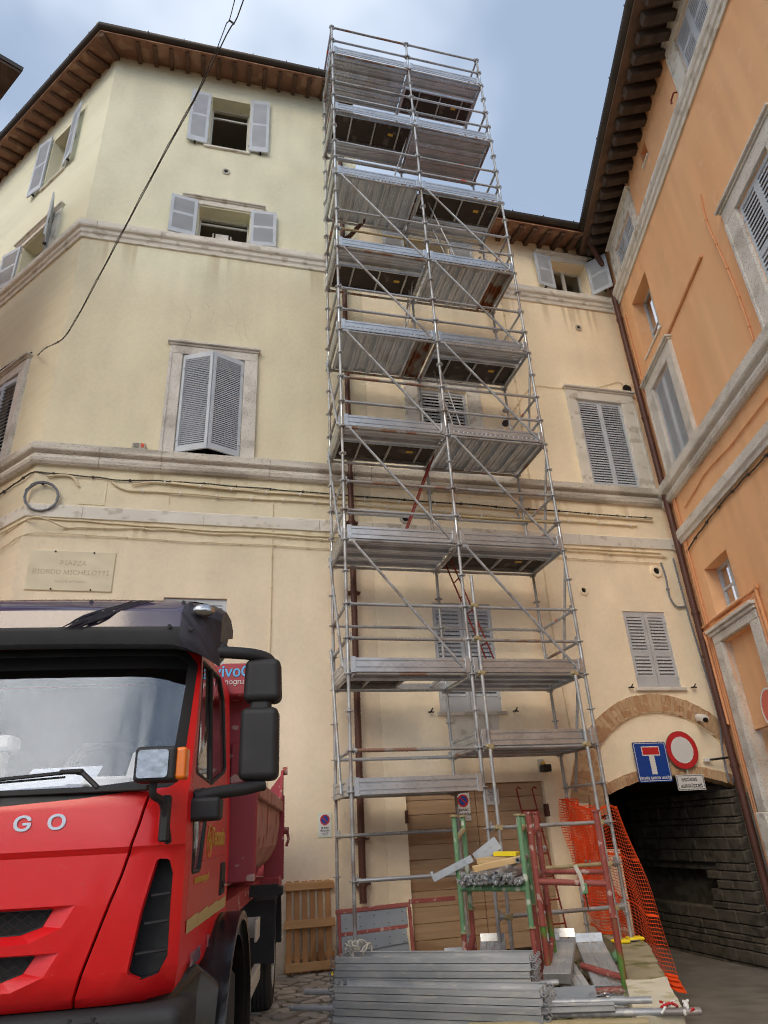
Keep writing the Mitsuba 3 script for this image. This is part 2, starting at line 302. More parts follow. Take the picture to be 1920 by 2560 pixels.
mat('block_stone', lambda p, n, uv: mix(mix(C3(204, 198, 178), C3(182, 176, 156), fbm(p.x * 5, p.y * 5, p.z * 5, 2)), C3(150, 146, 100), .5 * smoothstep(.58, .7, fbm(p.x * 9, p.y * 9, p.z * 9, 2))), .9, bump=lambda p, n, uv: .015 * fbm(p.x * 9, p.y * 9, p.z * 9, 2), spec=.1)
mat('net_orange', c(232, 84, 34), .5, spec=.4)
mat('cable_beige', c(212, 200, 170), .7)
mat('cable_black', c(66, 62, 58), .6)
mat('tube_rusty', lambda p, n, uv: mix(mix(C3(138, 136, 134), C3(164, 160, 154), noise(p.x * 4, p.y * 4, p.z * 4)), C3(134, 92, 66), .8 * smoothstep(.5, .7, fbm(p.x * 5, p.y * 5, p.z * 5 + 9, 2))), .6, .2)
mat('sign_faded', c(214, 112, 96), .5)
mat('cable_grey', c(122, 126, 136), .5)
mat('conduit_orange', c(216, 158, 114), .6)
mat('white_plastic', c(222, 222, 218), .45)
mat('grey_plastic', c(176, 172, 160), .5)
mat('sign_white', c(214, 216, 216), .35, spec=.5)
mat('sign_blue', c(26, 66, 148), .35, spec=.5)
mat('sign_red', c(188, 44, 48), .35, spec=.5)
mat('sign_black', c(28, 28, 30), .5)
mat('sign_back', c(130, 132, 134), .32, .75)
mat('sign_green', c(206, 222, 188), .45)
mat('yellow_plastic', c(240, 216, 40), .45)
mat('plaque_marble', lambda p, n, uv: mix(C3(222, 213, 188), C3(204, 194, 168), fbm(p.x * 4 + p.z * 3, p.z * 6, 2, 2)), .7)
mat('plaque_ink', c(178, 168, 142), .8)
# truck
def redpaint(p, n, uv): return mix(mix(C3(210, 12, 20), C3(215, 18, 26), noise(p.x * 2, p.y * 2, p.z * 2)), C3(196, 110, 104), .12 * smoothstep(.5, .9, fbm(p.x * 4, p.y * 4, p.z * 2, 2)) * smoothstep(1.5, 1.0, p.z) + .25 * smoothstep(.86, .9, noise(p.x * 110, p.y * 110, p.z * 110)))
mat('truck_red', redpaint, .38, clearcoat=.8, clearcoat_gloss=.92, spec=.5)
mat('truck_red_faded', lambda p, n, uv: mix(C3(200, 62, 60), C3(182, 66, 64), noise(p.x * 3, p.y * 3, p.z * 3)), .36, clearcoat=.6, clearcoat_gloss=.9, spec=.5)
mat('tipper_red', lambda p, n, uv: mix(mix(C3(164, 62, 72), C3(146, 56, 64), fbm(p.x * 3, p.y * 3, p.z * 3, 2)), C3(196, 176, 166), .7 * smoothstep(.7, .76, fbm(p.x * 13, p.y * 13, p.z * 13, 2))), .5, clearcoat=.3)
mat('tipper_dusty', lambda p, n, uv: mix(mix(C3(158, 112, 104), C3(174, 134, 124), fbm(p.x * 3, p.y * 3, p.z * 2, 2)), C3(132, 60, 56), .8 * smoothstep(.62, .72, fbm(p.x * 5, p.y * 5, p.z * 5 + 8, 2))), .75)
mat('black_plastic', lambda p, n, uv: mix(C3(34, 34, 36), C3(50, 50, 52), fbm(p.x * 8, p.y * 8, p.z * 8, 2)), .55, spec=.4)
mat('black_gloss', c(22, 22, 24), .16, spec=.6, clearcoat=.5)
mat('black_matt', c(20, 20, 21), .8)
mat('visor_purple', lambda p, n, uv: mix(C3(58, 50, 72), C3(78, 66, 90), noise(p.x * 2, p.y * 2, p.z * 3)), .1, spec=.7, clearcoat=.7, clearcoat_gloss=.95)
mat('rubber', lambda p, n, uv: mix(C3(48, 48, 48), C3(70, 68, 66), fbm(p.x * 9, p.y * 9, p.z * 9, 2)), .85)
mat('bumper_grey', lambda p, n, uv: mix(C3(36, 37, 40), C3(52, 53, 56), fbm(p.x * 5, p.y * 5, p.z * 5, 2)), .7)
mat('chrome', c(196, 198, 202), .22, 1.0)
mat('gold_strip', c(186, 170, 116), .4)
mat('gold_text', c(196, 160, 66), .5)
mat('sky_text', c(92, 180, 232), .5)
mat('amber', c(226, 116, 20), .2, spec=.7)
mat('paper', lambda p, n, uv: mix(C3(226, 232, 242), C3(196, 210, 232), smoothstep(.5, .6, noise(p.x * 60, 3, p.z * 200 + p.y * 200))), .8)
mat('dash_grey', c(38, 40, 44), .8)
mat('lamp_reflector', lambda p, n, uv: mix(C3(150, 150, 152), C3(214, 214, 216), fbm(p.x * 40, p.y * 40, p.z * 55, 2)), .14, 1.0)
mat('tape_black', lambda p, n, uv: mix(C3(34, 32, 38), C3(54, 50, 60), fbm(p.x * 30, p.y * 10, p.z * 10, 2)), .42, bump=lambda p, n, uv: .006 * fbm(p.x * 40 + p.z * 30, p.z * 9, p.y * 9, 2))
mat('white_metal', c(196, 194, 182), .5, .1)
scene['glass'] = {'type': 'thindielectric', 'int_ior': 1.52}
scene['windscreen_glass'] = {'type': 'thindielectric', 'int_ior': 2.1}
scene['lens'] = {'type': 'thindielectric', 'int_ior': 1.5}
scene['plastic_film'] = {'type': 'thindielectric', 'int_ior': 1.75}
mat('soffit_dark', lambda p, n, uv: mix(C3(92, 76, 66), C3(128, 104, 88), noise(p.x * 5, p.y * 5, p.z * 5)), .9)
mat('sheet_grey', lambda p, n, uv: mix(C3(124, 132, 140), C3(150, 156, 162), fbm(p.x * 4, p.y * 4, p.z * 4, 2)), .5, .2)
# ================================================================ the setting: ground, piazza, ramp
def wall_line(y): return 3.62 + .556 * min(y + .1, 0) + (.55 * max(y, 0) / 1.5)
def ramp_z(x, y): return -.60 + max(0, .5 - y) * .092 if y > -6 else -.002
g = thing('ground', kind='structure'); part(g, '', box(-90, 90, -90, 90, -1.2, -.74), 'ramp_asphalt')
ys = list(np.linspace(-9, 1.5, 22))
piazza = Polygon([(-60, -80), (6, -80), (6, -9.2)] + [(wall_line(y) - .12, y) for y in ys if y > -6] + [(4.3, 1.55), (-60, 1.55)])
g = thing('piazza', 'piazza floor of worn irregular stone paving with moss in the joints', kind='structure')
part(g, '', flat(piazza, -.3, -.012), 'joint_earth')
from scipy.spatial import Voronoi
def stones(parent, region, sx, sy, n0, mats, zf=lambda x, y: 0, inset=.012):
    x0, y0, x1, y1 = region.bounds; pts = []; r = 0; y = y0 - sy
    while y < y1 + sy:
        x = x0 - sx + (r % 2) * sx * .5
        while x < x1 + sx:
            pts.append((x + rng.uniform(-.3, .3) * sx, y + rng.uniform(-.26, .26) * sy)); x += sx
        y += sy; r += 1
    vo = Voronoi(np.array(pts)); k = 0
    for i in range(len(pts)):
        reg = vo.regions[vo.point_region[i]]
        if -1 in reg or not reg: continue
        pg = Polygon(vo.vertices[reg]).intersection(region).buffer(-inset - .02).buffer(.02, quad_segs=2)
        if pg.is_empty or pg.geom_type != 'Polygon' or pg.area < .006: continue
        pg = pg.simplify(.008); cx, cy = pg.centroid.x, pg.centroid.y
        top = pg.buffer(-.012)
        m = flat(pg, -.04, .0)
        v = m.vertices.copy(); up = v[:, 2] > -.001
        ctr = np.array([cx, cy]); v[up, :2] = ctr + (v[up, :2] - ctr) * .93
        tilt = rng.uniform(-.05, .05, 2); h = rng.uniform(-.006, .012)
        v[up, 2] += h + (v[up, :2] - ctr) @ tilt; v[:, 2] += zf(cx, cy)
        m.vertices = v
        part(parent, 'paving_stone', m, mats[int(rng.random() < .3)], smooth=False); k += 1
        if k >= n0: break
stones(g, sbox(-1.5, -2.5, 1.0, 1.46), .24, .17, 295, ('paving', 'paving_dark'))
g = thing('ramp', 'dark sloping lane running down into the arched passage', kind='structure')
gx = np.linspace(0, 1, 14); V = []; F = []
yy = list(np.linspace(-8.9, 1.0, 20)) + [1.6, 3, 5.1] 
for i, y in enumerate(yy):
    for t in gx: 
        xl = wall_line(y) - .2 if y < 1.4 else 4.2
        x = xl + t * (9.5 - xl); V.append((x, y, ramp_z(x, y) + .012 * math.sin(x * 3 + y)))
n = len(gx)
for i in range(len(yy) - 1):
    for j in range(n - 1): F.append((i * n + j, i * n + j + 1, (i + 1) * n + j + 1, (i + 1) * n + j))
F = np.array(F); part(g, '', trimesh.Trimesh(V, np.vstack([F[:, [0, 1, 2]], F[:, [0, 2, 3]]]), process=False), 'ramp_asphalt', smooth=True)


def wall_with_holes(outline, holes, thick=.4):
    p = Polygon(outline)
    for h in holes: p = p.difference(h if hasattr(h, 'area') else sbox(*h))
    return prism(p, 0, thick)
def room(b, fr, x0, x1, z0, z1, d=2.6):
    """the dim room behind an open window: side walls, back, floor and ceiling"""
    x0 -= .6; x1 += .6; z1 += .25
    ms = [box(x0, x1, .42 + d, .5 + d, z0 - .6, z1), box(x0 - .08, x0, .42, .5 + d, z0 - .6, z1), box(x1, x1 + .08, .42, .5 + d, z0 - .6, z1),
          box(x0, x1, .42, .42 + d, z1 - .02, z1 + .06), box(x0, x1, .42, .42 + d, z0 - .66, z0 - .6)]
    part(b, 'room', ms, 'room_wall', fr)
def sash(b, fr, x0, x1, z0, z1, y=.22, t=.05, mid=True, glass=True, m='window_white', bars=()):
    w = number(b + '__window'); fr_ms = [box(x0, x0 + t, y, y + .05, z0, z1), box(x1 - t, x1, y, y + .05, z0, z1), box(x0 + t, x1 - t, y + .002, y + .048, z1 - t, z1), box(x0 + t, x1 - t, y + .002, y + .048, z0, z0 + t)]
    if mid: fr_ms.append(box((x0 + x1) / 2 - .035, (x0 + x1) / 2 + .035, y - .01, y + .045, z0 + t, z1 - t))
    for zb in bars: fr_ms.append(box(x0 + t, x1 - t, y + .005, y + .04, zb - .02, zb + .02))
    part(w, 'frame', fr_ms, m, fr)
    if glass:
        v = [(x0 + t, y + .03, z0 + t), (x1 - t, y + .03, z0 + t), (x1 - t, y + .03, z1 - t), (x0 + t, y + .03, z1 - t)]
        part(w, 'pane', trimesh.Trimesh(v, [(0, 1, 2), (0, 2, 3)]), 'glass', fr)
def shutter(b, fr, x, z0, z1, w, ang, panels, pitch=.045, y=-.03, m='shutter_blue', each=False, tilt=-34, hinge='l', label=None, st=.065, solid_bottom=0):
    """a louvred leaf hinged at x; ang = degrees swung out of the wall plane, 180 = folded flat on the wall"""
    s = 1 if hinge == 'l' else -1
    h = z1 - z0; key = number(b + '__shutter'); t = .036
    fm = [box(0, st, -t / 2, t / 2, 0, h), box(w - st, w, -t / 2, t / 2, 0, h)]
    cuts = [0] + [p for pr in panels for p in pr] + [1]
    for i in range(0, len(cuts), 2): 
        if cuts[i + 1] - cuts[i] > 1e-3: fm.append(box(st, w - st, -t / 2 + .001, t / 2 - .001, cuts[i] * h, cuts[i + 1] * h))
    fm += [box(-.03, .05, -t / 2 - .012, -t / 2 + .002, h * k - .02, h * k + .02) for k in (.12, .86)]
    L = np.eye(4)
    if s < 0: L = np.diag([-1., 1, 1, 1])
    M = fr @ TM(x, y, z0) @ rotm(math.radians(-ang * s), (0, 0, 1)) @ L
    if s < 0:   # mirror in the mesh, keep a proper rotation in the frame
        M = fr @ TM(x, y, z0) @ rotm(math.radians(ang), (0, 0, 1))
        for q in fm: q.apply_transform(L)
    part(key, 'stiles_and_rails', fm, m, M, label=label)
    if ang > 100:
        hk = trimesh.util.concatenate([tube([(w * .6, -.03, -.06), (w * .6, -.03, .03)], .011, 6), box(w * .6 - .02, w * .6 + .02, -.05, .02, -.03, -.012), box(w - .035, w - .015, -.03, .0, h * .30, h * .42)])
        if s < 0: hk.apply_transform(L)
        part(key, 'catch', hk, 'dark_iron', M)
    sl = box(st - .004, w - st + .004, -.0045, .0045, -pitch * .6, pitch * .6); sl.apply_transform(rotm(math.radians(tilt), (1, 0, 0)))
    if s < 0: sl.apply_transform(L)
    zs = []
    for a, e in panels:
        k = max(1, int(round((e - a) * h / pitch))); dz = (e - a) * h / k
        zs += [a * h + dz * (i + .5) for i in range(k)]
    if each:
        pl = shared(sl, m)
        for z in zs: put(key, 'slat', pl, M @ TM(0, 0, z))
    else: part(key, 'slats', [mv(sl, z=z) for z in zs], m, M, kind='stuff')
    return key
def ledge(b, name, path, profile, joints, m='travertine', piece='stone_block', gap=.007):
    L = float(np.linalg.norm(np.diff(np.asarray(path), axis=0), axis=1).sum())
    cuts = [0] + [j for j in joints if 0 < j < L] + [L]; k = number(b + '__' + name)
    for a, e in zip(cuts[:-1], cuts[1:]):
        pr = np.array(profile); pr[:, 0] = pr[:, 0] + rng.uniform(-.003, .004); part(k, piece, sweep(path, pr, a + gap / 2, e - gap / 2), m)
def joints(L, step=1.5, seed=1):
    r = np.random.default_rng(seed); o = []; x = r.uniform(.3, step)
    while x < L: o.append(x); x += step * r.uniform(.7, 1.35)
    return o
CORN1 = [(-.02, 12.45), (.035, 12.45), (.045, 12.53), (.075, 12.56), (.085, 12.64), (.125, 12.66), (.14, 12.69), (.14, 12.81), (-.02, 12.83)]
CORN2 = [(-.02, 7.32), (.06, 7.32), (.10, 7.36), (.115, 7.42), (.10, 7.48), (.08, 7.50), (.15, 7.53), (.165, 7.55), (.165, 7.67), (-.02, 7.69)]
BAND = [(-.02, 6.39), (.03, 6.39), (.03, 6.60), (.02, 6.61), (-.02, 6.61)]
def surround(b, fr, x0, x1, z0, z1, xi0, xi1, zi1, m='frame_stone', out=.06, lip=True, name='window_surround'):
    k = number(b + '__' + name); ms = [cbox(x0, xi0 - .001, -out, .05, z0, zi1, .006), cbox(xi1 + .001, x1, -out, .05, z0, zi1, .006)]
    part(k, 'jamb', ms[0], m, fr); part(k, 'jamb', ms[1], m, fr); part(k, 'lintel', cbox(x0, x1, -out - .003, .05, zi1 + .001, z1 - .07, .006), m, fr)
    if lip: part(k, 'cornice', [cbox(x0 - .02, x1 + .02, -out - .03, .04, z1 - .068, z1 - .03, .006), cbox(x0 - .05, x1 + .05, -out - .07, .04, z1 - .029, z1 + .02, .008)], m, fr)
    # the raised outer fillet
    part(k, 'moulding', [box(x0 - .001, x0 + .05, -out - .018, -out + .001, z0 + .01, zi1), box(x1 - .05, x1 + .001, -out - .018, -out + .001, z0 + .01, zi1)], m, fr)
def eave(b, fr, xs, z_wall, over, drop, rm, sm, thick=.11, w=.085):
    """rafters under the soffit, each its own part"""
    sl = math.degrees(math.atan2(drop, over))
    ra = cbox(-w / 2, w / 2, -over - .02, .05, -thick, 0, .008)
    v = ra.vertices; f = v[:, 1] < -over + .05; v[f & (v[:, 2] < -thick * .6), 2] += .045; ra.vertices = v
    pl = shared(ra, rm)
    for x in xs: put(b, 'rafter', pl, fr @ TM(x + rng.uniform(-.01, .01), 0, z_wall, rx=sl, rz=rng.uniform(-1.2, 1.2)))
HALF = [(.11 * math.cos(t), .11 * math.sin(t)) for t in np.linspace(math.pi, 2 * math.pi, 11)] + [(.098 * math.cos(t), .098 * math.sin(t)) for t in np.linspace(2 * math.pi, math.pi, 11)]
def gutter(b, path, o, z, L, step=.78, r=1.0):
    k = number(b + '__gutter')
    prof = [(o + x * r, z + y * r) for x, y in HALF]
    prof[10:10] = [(o + .112 * r, z + .012)]
    part(k, 'trough', sweep(path, [(o + x * r, z + y * r) for x, y in HALF]), 'gutter_brown', smooth=40)
    s = .35
    while s < L: 
        part(k, 'bracket', sweep(path, [(o + x * r * 1.06, z + y * r * 1.06 + .004) for x, y in HALF[:11]] + [(o + .118 * r, z + .03), (o - .118 * r, z + .03)], s, s + .02), 'gutter_brown'); s += step

# ================================================================ pale yellow building on the left
yb = thing('pale_yellow_building', 'tall pale yellow plastered building with an obtuse corner left of the scaffold', 'building')
holes = [(-2.60, 15.76, -1.73, 17.5), (-2.66, 12.83, -1.6, 13.83), (-2.67, 7.68, -1.58, 9.83), (-2.62, 3.6, -1.65, 5.12), (-2.68, 6.7, -1.58, 7.1)]
part(yb, 'wall', wall_with_holes([(-4.8, -.3), (.80, -.3), (.80, 18.35), (-4.8, 18.35)], holes), 'plaster_yellow', FF)
holes = [(-2.40, 15.65, -1.52, 17.35), (-2.66, 12.83, -1.47, 13.95), (-2.32, 7.7, -1.33, 9.77)]
part(yb, 'side_wall', wall_with_holes([(-10, -.3), (-.001, -.3), (-.001, 18.35), (-10, 18.35)], holes), 'plaster_yellow', FW)
part(yb, 'end_wall', box(.42, .798, .401, 6, 13.5, 18.35), 'plaster_yellow', FF)
part(yb, 'panel', box(-2.70, -1.56, .014, .03, 6.68, 7.12), 'plaster_yellow', FF)
part(yb, 'panel', [box(-4.08, -3.68, -.012, .001, 6.65, 7.11)], 'plaster_yellow', FF)
PW = (A[0] + U[0] * 9, A[1] + U[1] * 9)
pathY = [PW, A, (.80, 1.5)]; pathB = [PW, A, (.0, 1.5)]
ledge(yb, 'upper_ledge', pathY, CORN1, joints(14.6, 1.5, 3), 'pale_stone')
ledge(yb, 'middle_ledge', pathY, CORN2, joints(14.6, 1.35, 5))
ledge(yb, 'lower_band', pathY, BAND, joints(14.6, 1.5, 9), 'pale_stone')
# eave
xs = [-4.29 + .357 * i for i in range(15)]
eave(yb, FF, xs, 18.27, .56, .17, 'rafter_wood', 'soffit_tile')
eave(yb, FW, [-.32 - .385 * i for i in range(19)], 18.27, .56, .17, 'rafter_wood', 'soffit_tile')
sof = [(-.05, 18.285), (.62, 18.085), (.62, 18.115), (-.05, 18.315)]
for a, e in [(0, 2.2), (2.2, 4.5), (4.5, 6.9), (6.9, 8.988), (9.012, 10.6), (10.6, 12.2), (12.2, 14.6)]:
    part(yb, 'soffit', sweep(pathY, sof, a + .003, e - .003) if not (a < 9 < e) else sweep(pathY, sof, a, e), 'soffit_tile')
part(yb, 'soffit', sweep([(A[0] + U[0] * .01, A[1] + U[1] * .01), A, (A[0] + .01, A[1])], sof), 'soffit_tile')
n_ = ((1 + 0) * 0, 0)
hm = (-.463, -1.0); hl = math.hypot(*hm)
hip = cbox(-.06, .06, 0, .62 * hl, -.13, 0, .008)
part(yb, 'hip_rafter', hip, 'rafter_wood', frame((A[0], A[1], 18.27), (-hm[1] / hl, hm[0] / hl), (hm[0] / hl, hm[1] / hl)) @ rotm(-math.atan2(.17, .56 * hl), (1, 0, 0)))
gutter(yb, pathY, .60, 18.27, 14.55)
part(yb, 'roof', sweep(pathY, [(.52, 18.16), (.56, 18.2), (-3.2, 19.5), (-3.2, 19.4)]), 'roof_tile')
part(yb, 'roof', sweep(pathY, [(-3.2, 19.4), (-3.2, 19.5), (-7, 18.3), (-7, 18.2)]), 'roof_tile')
part(yb, 'ridge_cap', mv(cbox(-.12, .2, -.1, .1, 0, .16, .02), A[0] - .30, A[1] - .5, 18.27), 'frame_stone')
# openings of the front
part(yb, 'window_sill', cbox(-2.70, -1.68, -.05, .2, 15.70, 15.758, .006), 'pale_stone', FF)
room(yb, FF, -2.60, -1.73, 15.76, 17.5)
sash(yb, FF, -2.60, -1.73, 15.76, 17.5, y=.30, mid=False, glass=False, t=.04, bars=(17.2,))
shutter(yb, FF, -2.63, 15.77, 17.52, .44, 176, [(.09, .5), (.54, .93)], hinge='l', y=-.045, tilt=-27)
shutter(yb, FF, -1.71, 15.78, 17.58, .44, 176, [(.09, .5), (.54, .93)], hinge='r', y=-.045, tilt=-27)
room(yb, FF, -2.66, -1.6, 12.83, 13.83)
sash(yb, FF, -2.66, -1.6, 12.83, 13.83, y=.30, mid=False, glass=False, t=.04, bars=(13.66,))
shutter(yb, FF, -2.69, 12.86, 13.92, .54, 172, [(.1, .5), (.56, .92)], hinge='l', y=-.05, tilt=-31)
shutter(yb, FF, -1.58, 12.87, 13.88, .54, 176, [(.1, .5), (.56, .92)], hinge='r', y=-.05, tilt=-31)
part(yb, 'lintel', [cbox(-2.98, -1.32, -.03, .02, 13.86, 14.0, .005), cbox(-3.0, -1.30, -.06, .02, 14.001, 14.03, .005), cbox(-3.02, -1.28, -.09, .02, 14.031, 14.07, .006)], 'pale_stone', FF)
part(yb, 'railing', [box(-2.28, -2.02, -.10, -.06, 12.84, 12.98), box(-2.34, -2.32, -.10, -.06, 12.84, 12.99), box(-1.98, -1.96, -.10, -.06, 12.84, 12.96)], 'frame_stone', FF)
surround(yb, FF, -2.93, -1.32, 7.69, 10.1, -2.69, -1.56, 9.85)
shutter(yb, FF, -2.67, 7.74, 9.83, .588, 24, [(.05, .95)], pitch=.041, hinge='l', y=-.01, label='left leaf standing ajar', st=.05)
shutter(yb, FF, -1.58, 7.74, 9.83, .588, 24, [(.05, .95)], pitch=.041, hinge='r', y=-.01, label='right leaf standing ajar', st=.05)
part(yb, 'window_back', box(-2.68, -1.57, .30, .34, 7.68, 9.84), 'black_matt', FF)
shutter(yb, FF, -2.62, 3.62, 5.11, .485, 0, [(.06, .5), (.54, .94)], hinge='l', y=.06)
shutter(yb, FF, -1.65, 3.62, 5.11, .485, 0, [(.06, .5), (.54, .94)], hinge='r', y=.06)
part(yb, 'window_sill', cbox(-2.70, -1.57, -.05, .2, 3.54, 3.598, .006), 'pale_stone', FF)
part(yb, 'window_back', box(-2.63, -1.64, .30, .34, 3.6, 5.13), 'black_matt', FF)
part(yb, 'vent_cover', [ring((-2.17, -.012, 15.01), 'y', .05, .085, .03), cyl((-2.17, .0, 15.01), 'y', .05, .02)], 'grey_plastic', FF)
part(yb, 'vent_cover', cyl((-2.17, -.013, 15.01), 'y', .035, .02), 'black_matt', FF)
for cr in ([(-2.75, 11.35), (-2.72, 11.05), (-2.62, 10.9), (-2.66, 10.6), (-2.7, 10.3), (-2.6, 10.15)], [(-2.35, 11.2), (-2.2, 10.95), (-2.28, 10.7), (-2.38, 10.62)], [(-1.95, 11.3), (-1.86, 11.05), (-1.72, 10.9), (-1.76, 10.65), (-1.66, 10.45), (-1.6, 10.2), (-1.45, 10.14)], [(-1.9, 10.7), (-1.75, 10.66)], [(-1.6, 10.9), (-1.58, 10.6), (-1.52, 10.4)]):
    r_ = np.random.default_rng(int(abs(cr[0][0] * 100))); pts = curve([(x, .0, z) for x, z in cr], 5); pts[:, 0] += r_.uniform(-.016, .016, len(pts)); part(yb, 'crack', tube(pts, .002, 4), 'plaque_ink', FF)
# openings of the side wall
room(yb, FW, -2.40, -1.52, 15.65, 17.35)
part(yb, 'window_sill', cbox(-2.46, -1.46, -.05, .2, 15.59, 15.648, .006), 'pale_stone', FW)
sash(yb, FW, -2.40, -1.52, 15.65, 17.35, y=.28, glass=True)
shutter(yb, FW, -2.42, 15.66, 17.5, .5, 174, [(.09, .5), (.54, .93)], hinge='l', y=-.05)
shutter(yb, FW, -1.50, 15.66, 17.5, .45, 170, [(.09, .5), (.54, .93)], hinge='r', y=-.05)
room(yb, FW, -2.66, -1.47, 12.83, 13.95)
sash(yb, FW, -2.66, -1.47, 12.83, 13.95, y=.28, glass=True)
shutter(yb, FW, -2.68, 12.88, 13.98, .62, 172, [(.1, .5), (.56, .92)], hinge='l', y=-.05, tilt=-31)
shutter(yb, FW, -1.44, 12.88, 14.1, .6, 152, [(.1, .5), (.56, .92)], hinge='r', y=-.05, label='leaf standing half off the wall, seen edge on')
surround(yb, FW, -2.95, -1.10, 12.84, 14.17, -2.68, -1.45, 13.97, m='pale_stone', out=.03)
surround(yb, FW, -2.62, -1.04, 7.69, 10.07, -2.34, -1.31, 9.79)
shutter(yb, FW, -2.32, 7.72, 9.76, .49, 5, [(.05, .95)], pitch=.085, hinge='l', y=.0, each=True, st=.05)
shutter(yb, FW, -1.33, 7.72, 9.76, .49, 5, [(.05, .95)], pitch=.085, hinge='r', y=.0, each=True, st=.05)
part(yb, 'window_back', box(-2.33, -1.32, .30, .34, 7.69, 9.78), 'black_matt', FW)
dp = number(yb + '__drainpipe')
part(dp, 'pipe', tube(curve([(.55, .90, 18.12), (.50, 1.1, 17.95), (.42, 1.36, 17.7), (.41, 1.37, 17.4)], 6).tolist() + [(.40, 1.37, z) for z in np.linspace(17.2, .75, 30)], .052, 14), 'downpipe_brown', smooth=40)
for z in (16.2, 13.2, 10.4, 6.55, 5.26, 1.55, .98): part(dp, 'collar', [cyl((.40, 1.37, z), 'z', .063, .05), box(.28, .52, 1.37, 1.5, z - .012, z + .012)], 'downpipe_brown', smooth=30)

# ================================================================ peach building with the arched passage
pb = thing('peach_building', 'peach plastered building with an arched passage behind and right of the scaffold', 'building')
def arc(cx, cz, r, a0, a1, n=24): return [(cx + r * math.cos(math.radians(a)), cz + r * math.sin(math.radians(a))) for a in np.linspace(a0, a1, n)]
SX, SZ = 5.86, -1.20   # centre of the low segmental arch, intrados radius 3.44
LOWR = 3.44
pas = Polygon([(4.56, -1), (7.29, -1), (7.29, 1.92)] + [p for p in arc(SX, SZ, LOWR, 70, 112.2)] + [(4.56, 1.9)])
AX, AZ, R0, R1 = 5.74, 1.68, 1.60, 1.91
up = Polygon(arc(AX, AZ, R0, 0, 180) + [(AX - R0, 1.2), (AX + R0, 1.2)])
holes = [(.90, 0, .91, 0.01), (1.84, 12.85, 2.90, 13.9), (5.49, 12.85, 6.45, 13.87), (1.86, 7.68, 2.90, 9.68), (5.43, 7.68, 6.5, 9.8), (1.79, 3.32, 2.87, 5.16), (5.49, 3.70, 6.38, 5.1), (1.13, -.3, 3.42, 2.24), pas, up, (1.0, 6.72, 2.2, 7.08)]
part(pb, 'wall', wall_with_holes([(.802, -1), (7.3, -1), (7.3, 14.42), (.802, 14.42)], holes), 'plaster_peach', FF)
part(pb, 'panel', box(.98, 2.22, .014, .03, 6.70, 7.10), 'plaster_peach', FF)
part(pb, 'tympanum', prism(up.difference(Polygon([(4.0, -1)] + [(x, z) for x, z in arc(SX, SZ, LOWR + .165, 62, 118)][::-1] + [(8, -1)])).difference(pas).buffer(-.001), .045, .3), 'plaster_peach', FF)
pathP = [(.803, 1.5), (7.0, 1.5)]
ledge(pb, 'upper_ledge', pathP, CORN1, joints(6.2, 1.6, 13), 'pale_stone')
ledge(pb, 'middle_ledge', pathP, CORN2, joints(6.2, 1.3, 15))
ledge(pb, 'lower_band', pathP, BAND, joints(6.2, 1.5, 19), 'pale_stone')
eave(pb, FF, [.96 + .36 * i for i in range(16)], 14.36, .58, .14, 'rafter_wood', 'soffit_tile', w=.10, thick=.13)
sof = [(-.05, 14.38), (.64, 14.22), (.64, 14.25), (-.05, 14.41)]
for a, e in ((0, 2), (2, 4), (4, 6.3)): part(pb, 'soffit', sweep(pathP, sof, a + .003, min(e, 6.2) - .003), 'soffit_tile')
gutter(pb, [(.82, 1.5), (6.62, 1.5)], .64, 14.43, 5.6)
part(pb, 'roof', sweep(pathP, [(.56, 14.30), (.6, 14.34), (-6, 16.0), (-6, 15.9)]), 'roof_tile')
# windows of the peach building
def moulded(b, x0, x1, z): part(b, 'lintel', [cbox(x0, x1, -.03, .02, z, z + .15, .005), cbox(x0 - .02, x1 + .02, -.06, .02, z + .151, z + .18, .005), cbox(x0 - .04, x1 + .04, -.09, .02, z + .181, z + .23, .006)], 'pale_stone', FF)
room(pb, FF, 1.84, 2.90, 12.85, 13.9); sash(pb, FF, 1.84, 2.9, 12.85, 13.9, y=.28)
shutter(pb, FF, 1.82, 12.88, 13.92, .5, 176, [(.1, .5), (.56, .92)], hinge='l', y=-.05, m='shutter_grey')
shutter(pb, FF, 2.92, 12.88, 13.92, .54, 176, [(.1, .5), (.56, .92)], hinge='r', y=-.05, m='shutter_grey')
room(pb, FF, 5.49, 6.45, 12.85, 13.87); sash(pb, FF, 5.49, 6.45, 12.85, 13.87, y=.28, bars=())
moulded(pb, 5.17, 6.75, 13.88)
shutter(pb, FF, 5.49, 12.93, 13.94, .46, 172, [(.1, .5), (.56, .92)], hinge='l', y=-.05, tilt=-31)
shutter(pb, FF, 6.46, 12.90, 13.92, .5, 127, [(.1, .5), (.56, .92)], hinge='r', y=-.03, label='leaf swung half open')
surround(pb, FF, 5.20, 6.83, 7.69, 10.1, 5.42, 6.51, 9.81, 'pale_stone')
shutter(pb, FF, 5.43, 7.72, 9.8, .535, 0, [(.03, .97)], pitch=.06, hinge='l', y=.01, st=.05)
shutter(pb, FF, 6.50, 7.72, 9.8, .535, 0, [(.03, .97)], pitch=.06, hinge='r', y=.01, st=.05)
part(pb, 'window_back', box(5.42, 6.52, .30, .34, 7.6, 9.82), 'black_matt', FF)
surround(pb, FF, 1.57, 3.18, 7.69, 9.95, 1.85, 2.91, 9.70, 'pale_stone')
shutter(pb, FF, 1.86, 7.72, 9.69, .52, 0, [(.04, .96)], pitch=.075, hinge='l', y=.05, m='shutter_grey')
shutter(pb, FF, 2.90, 7.72, 9.69, .52, 0, [(.04, .96)], pitch=.075, hinge='r', y=.05, m='shutter_grey')
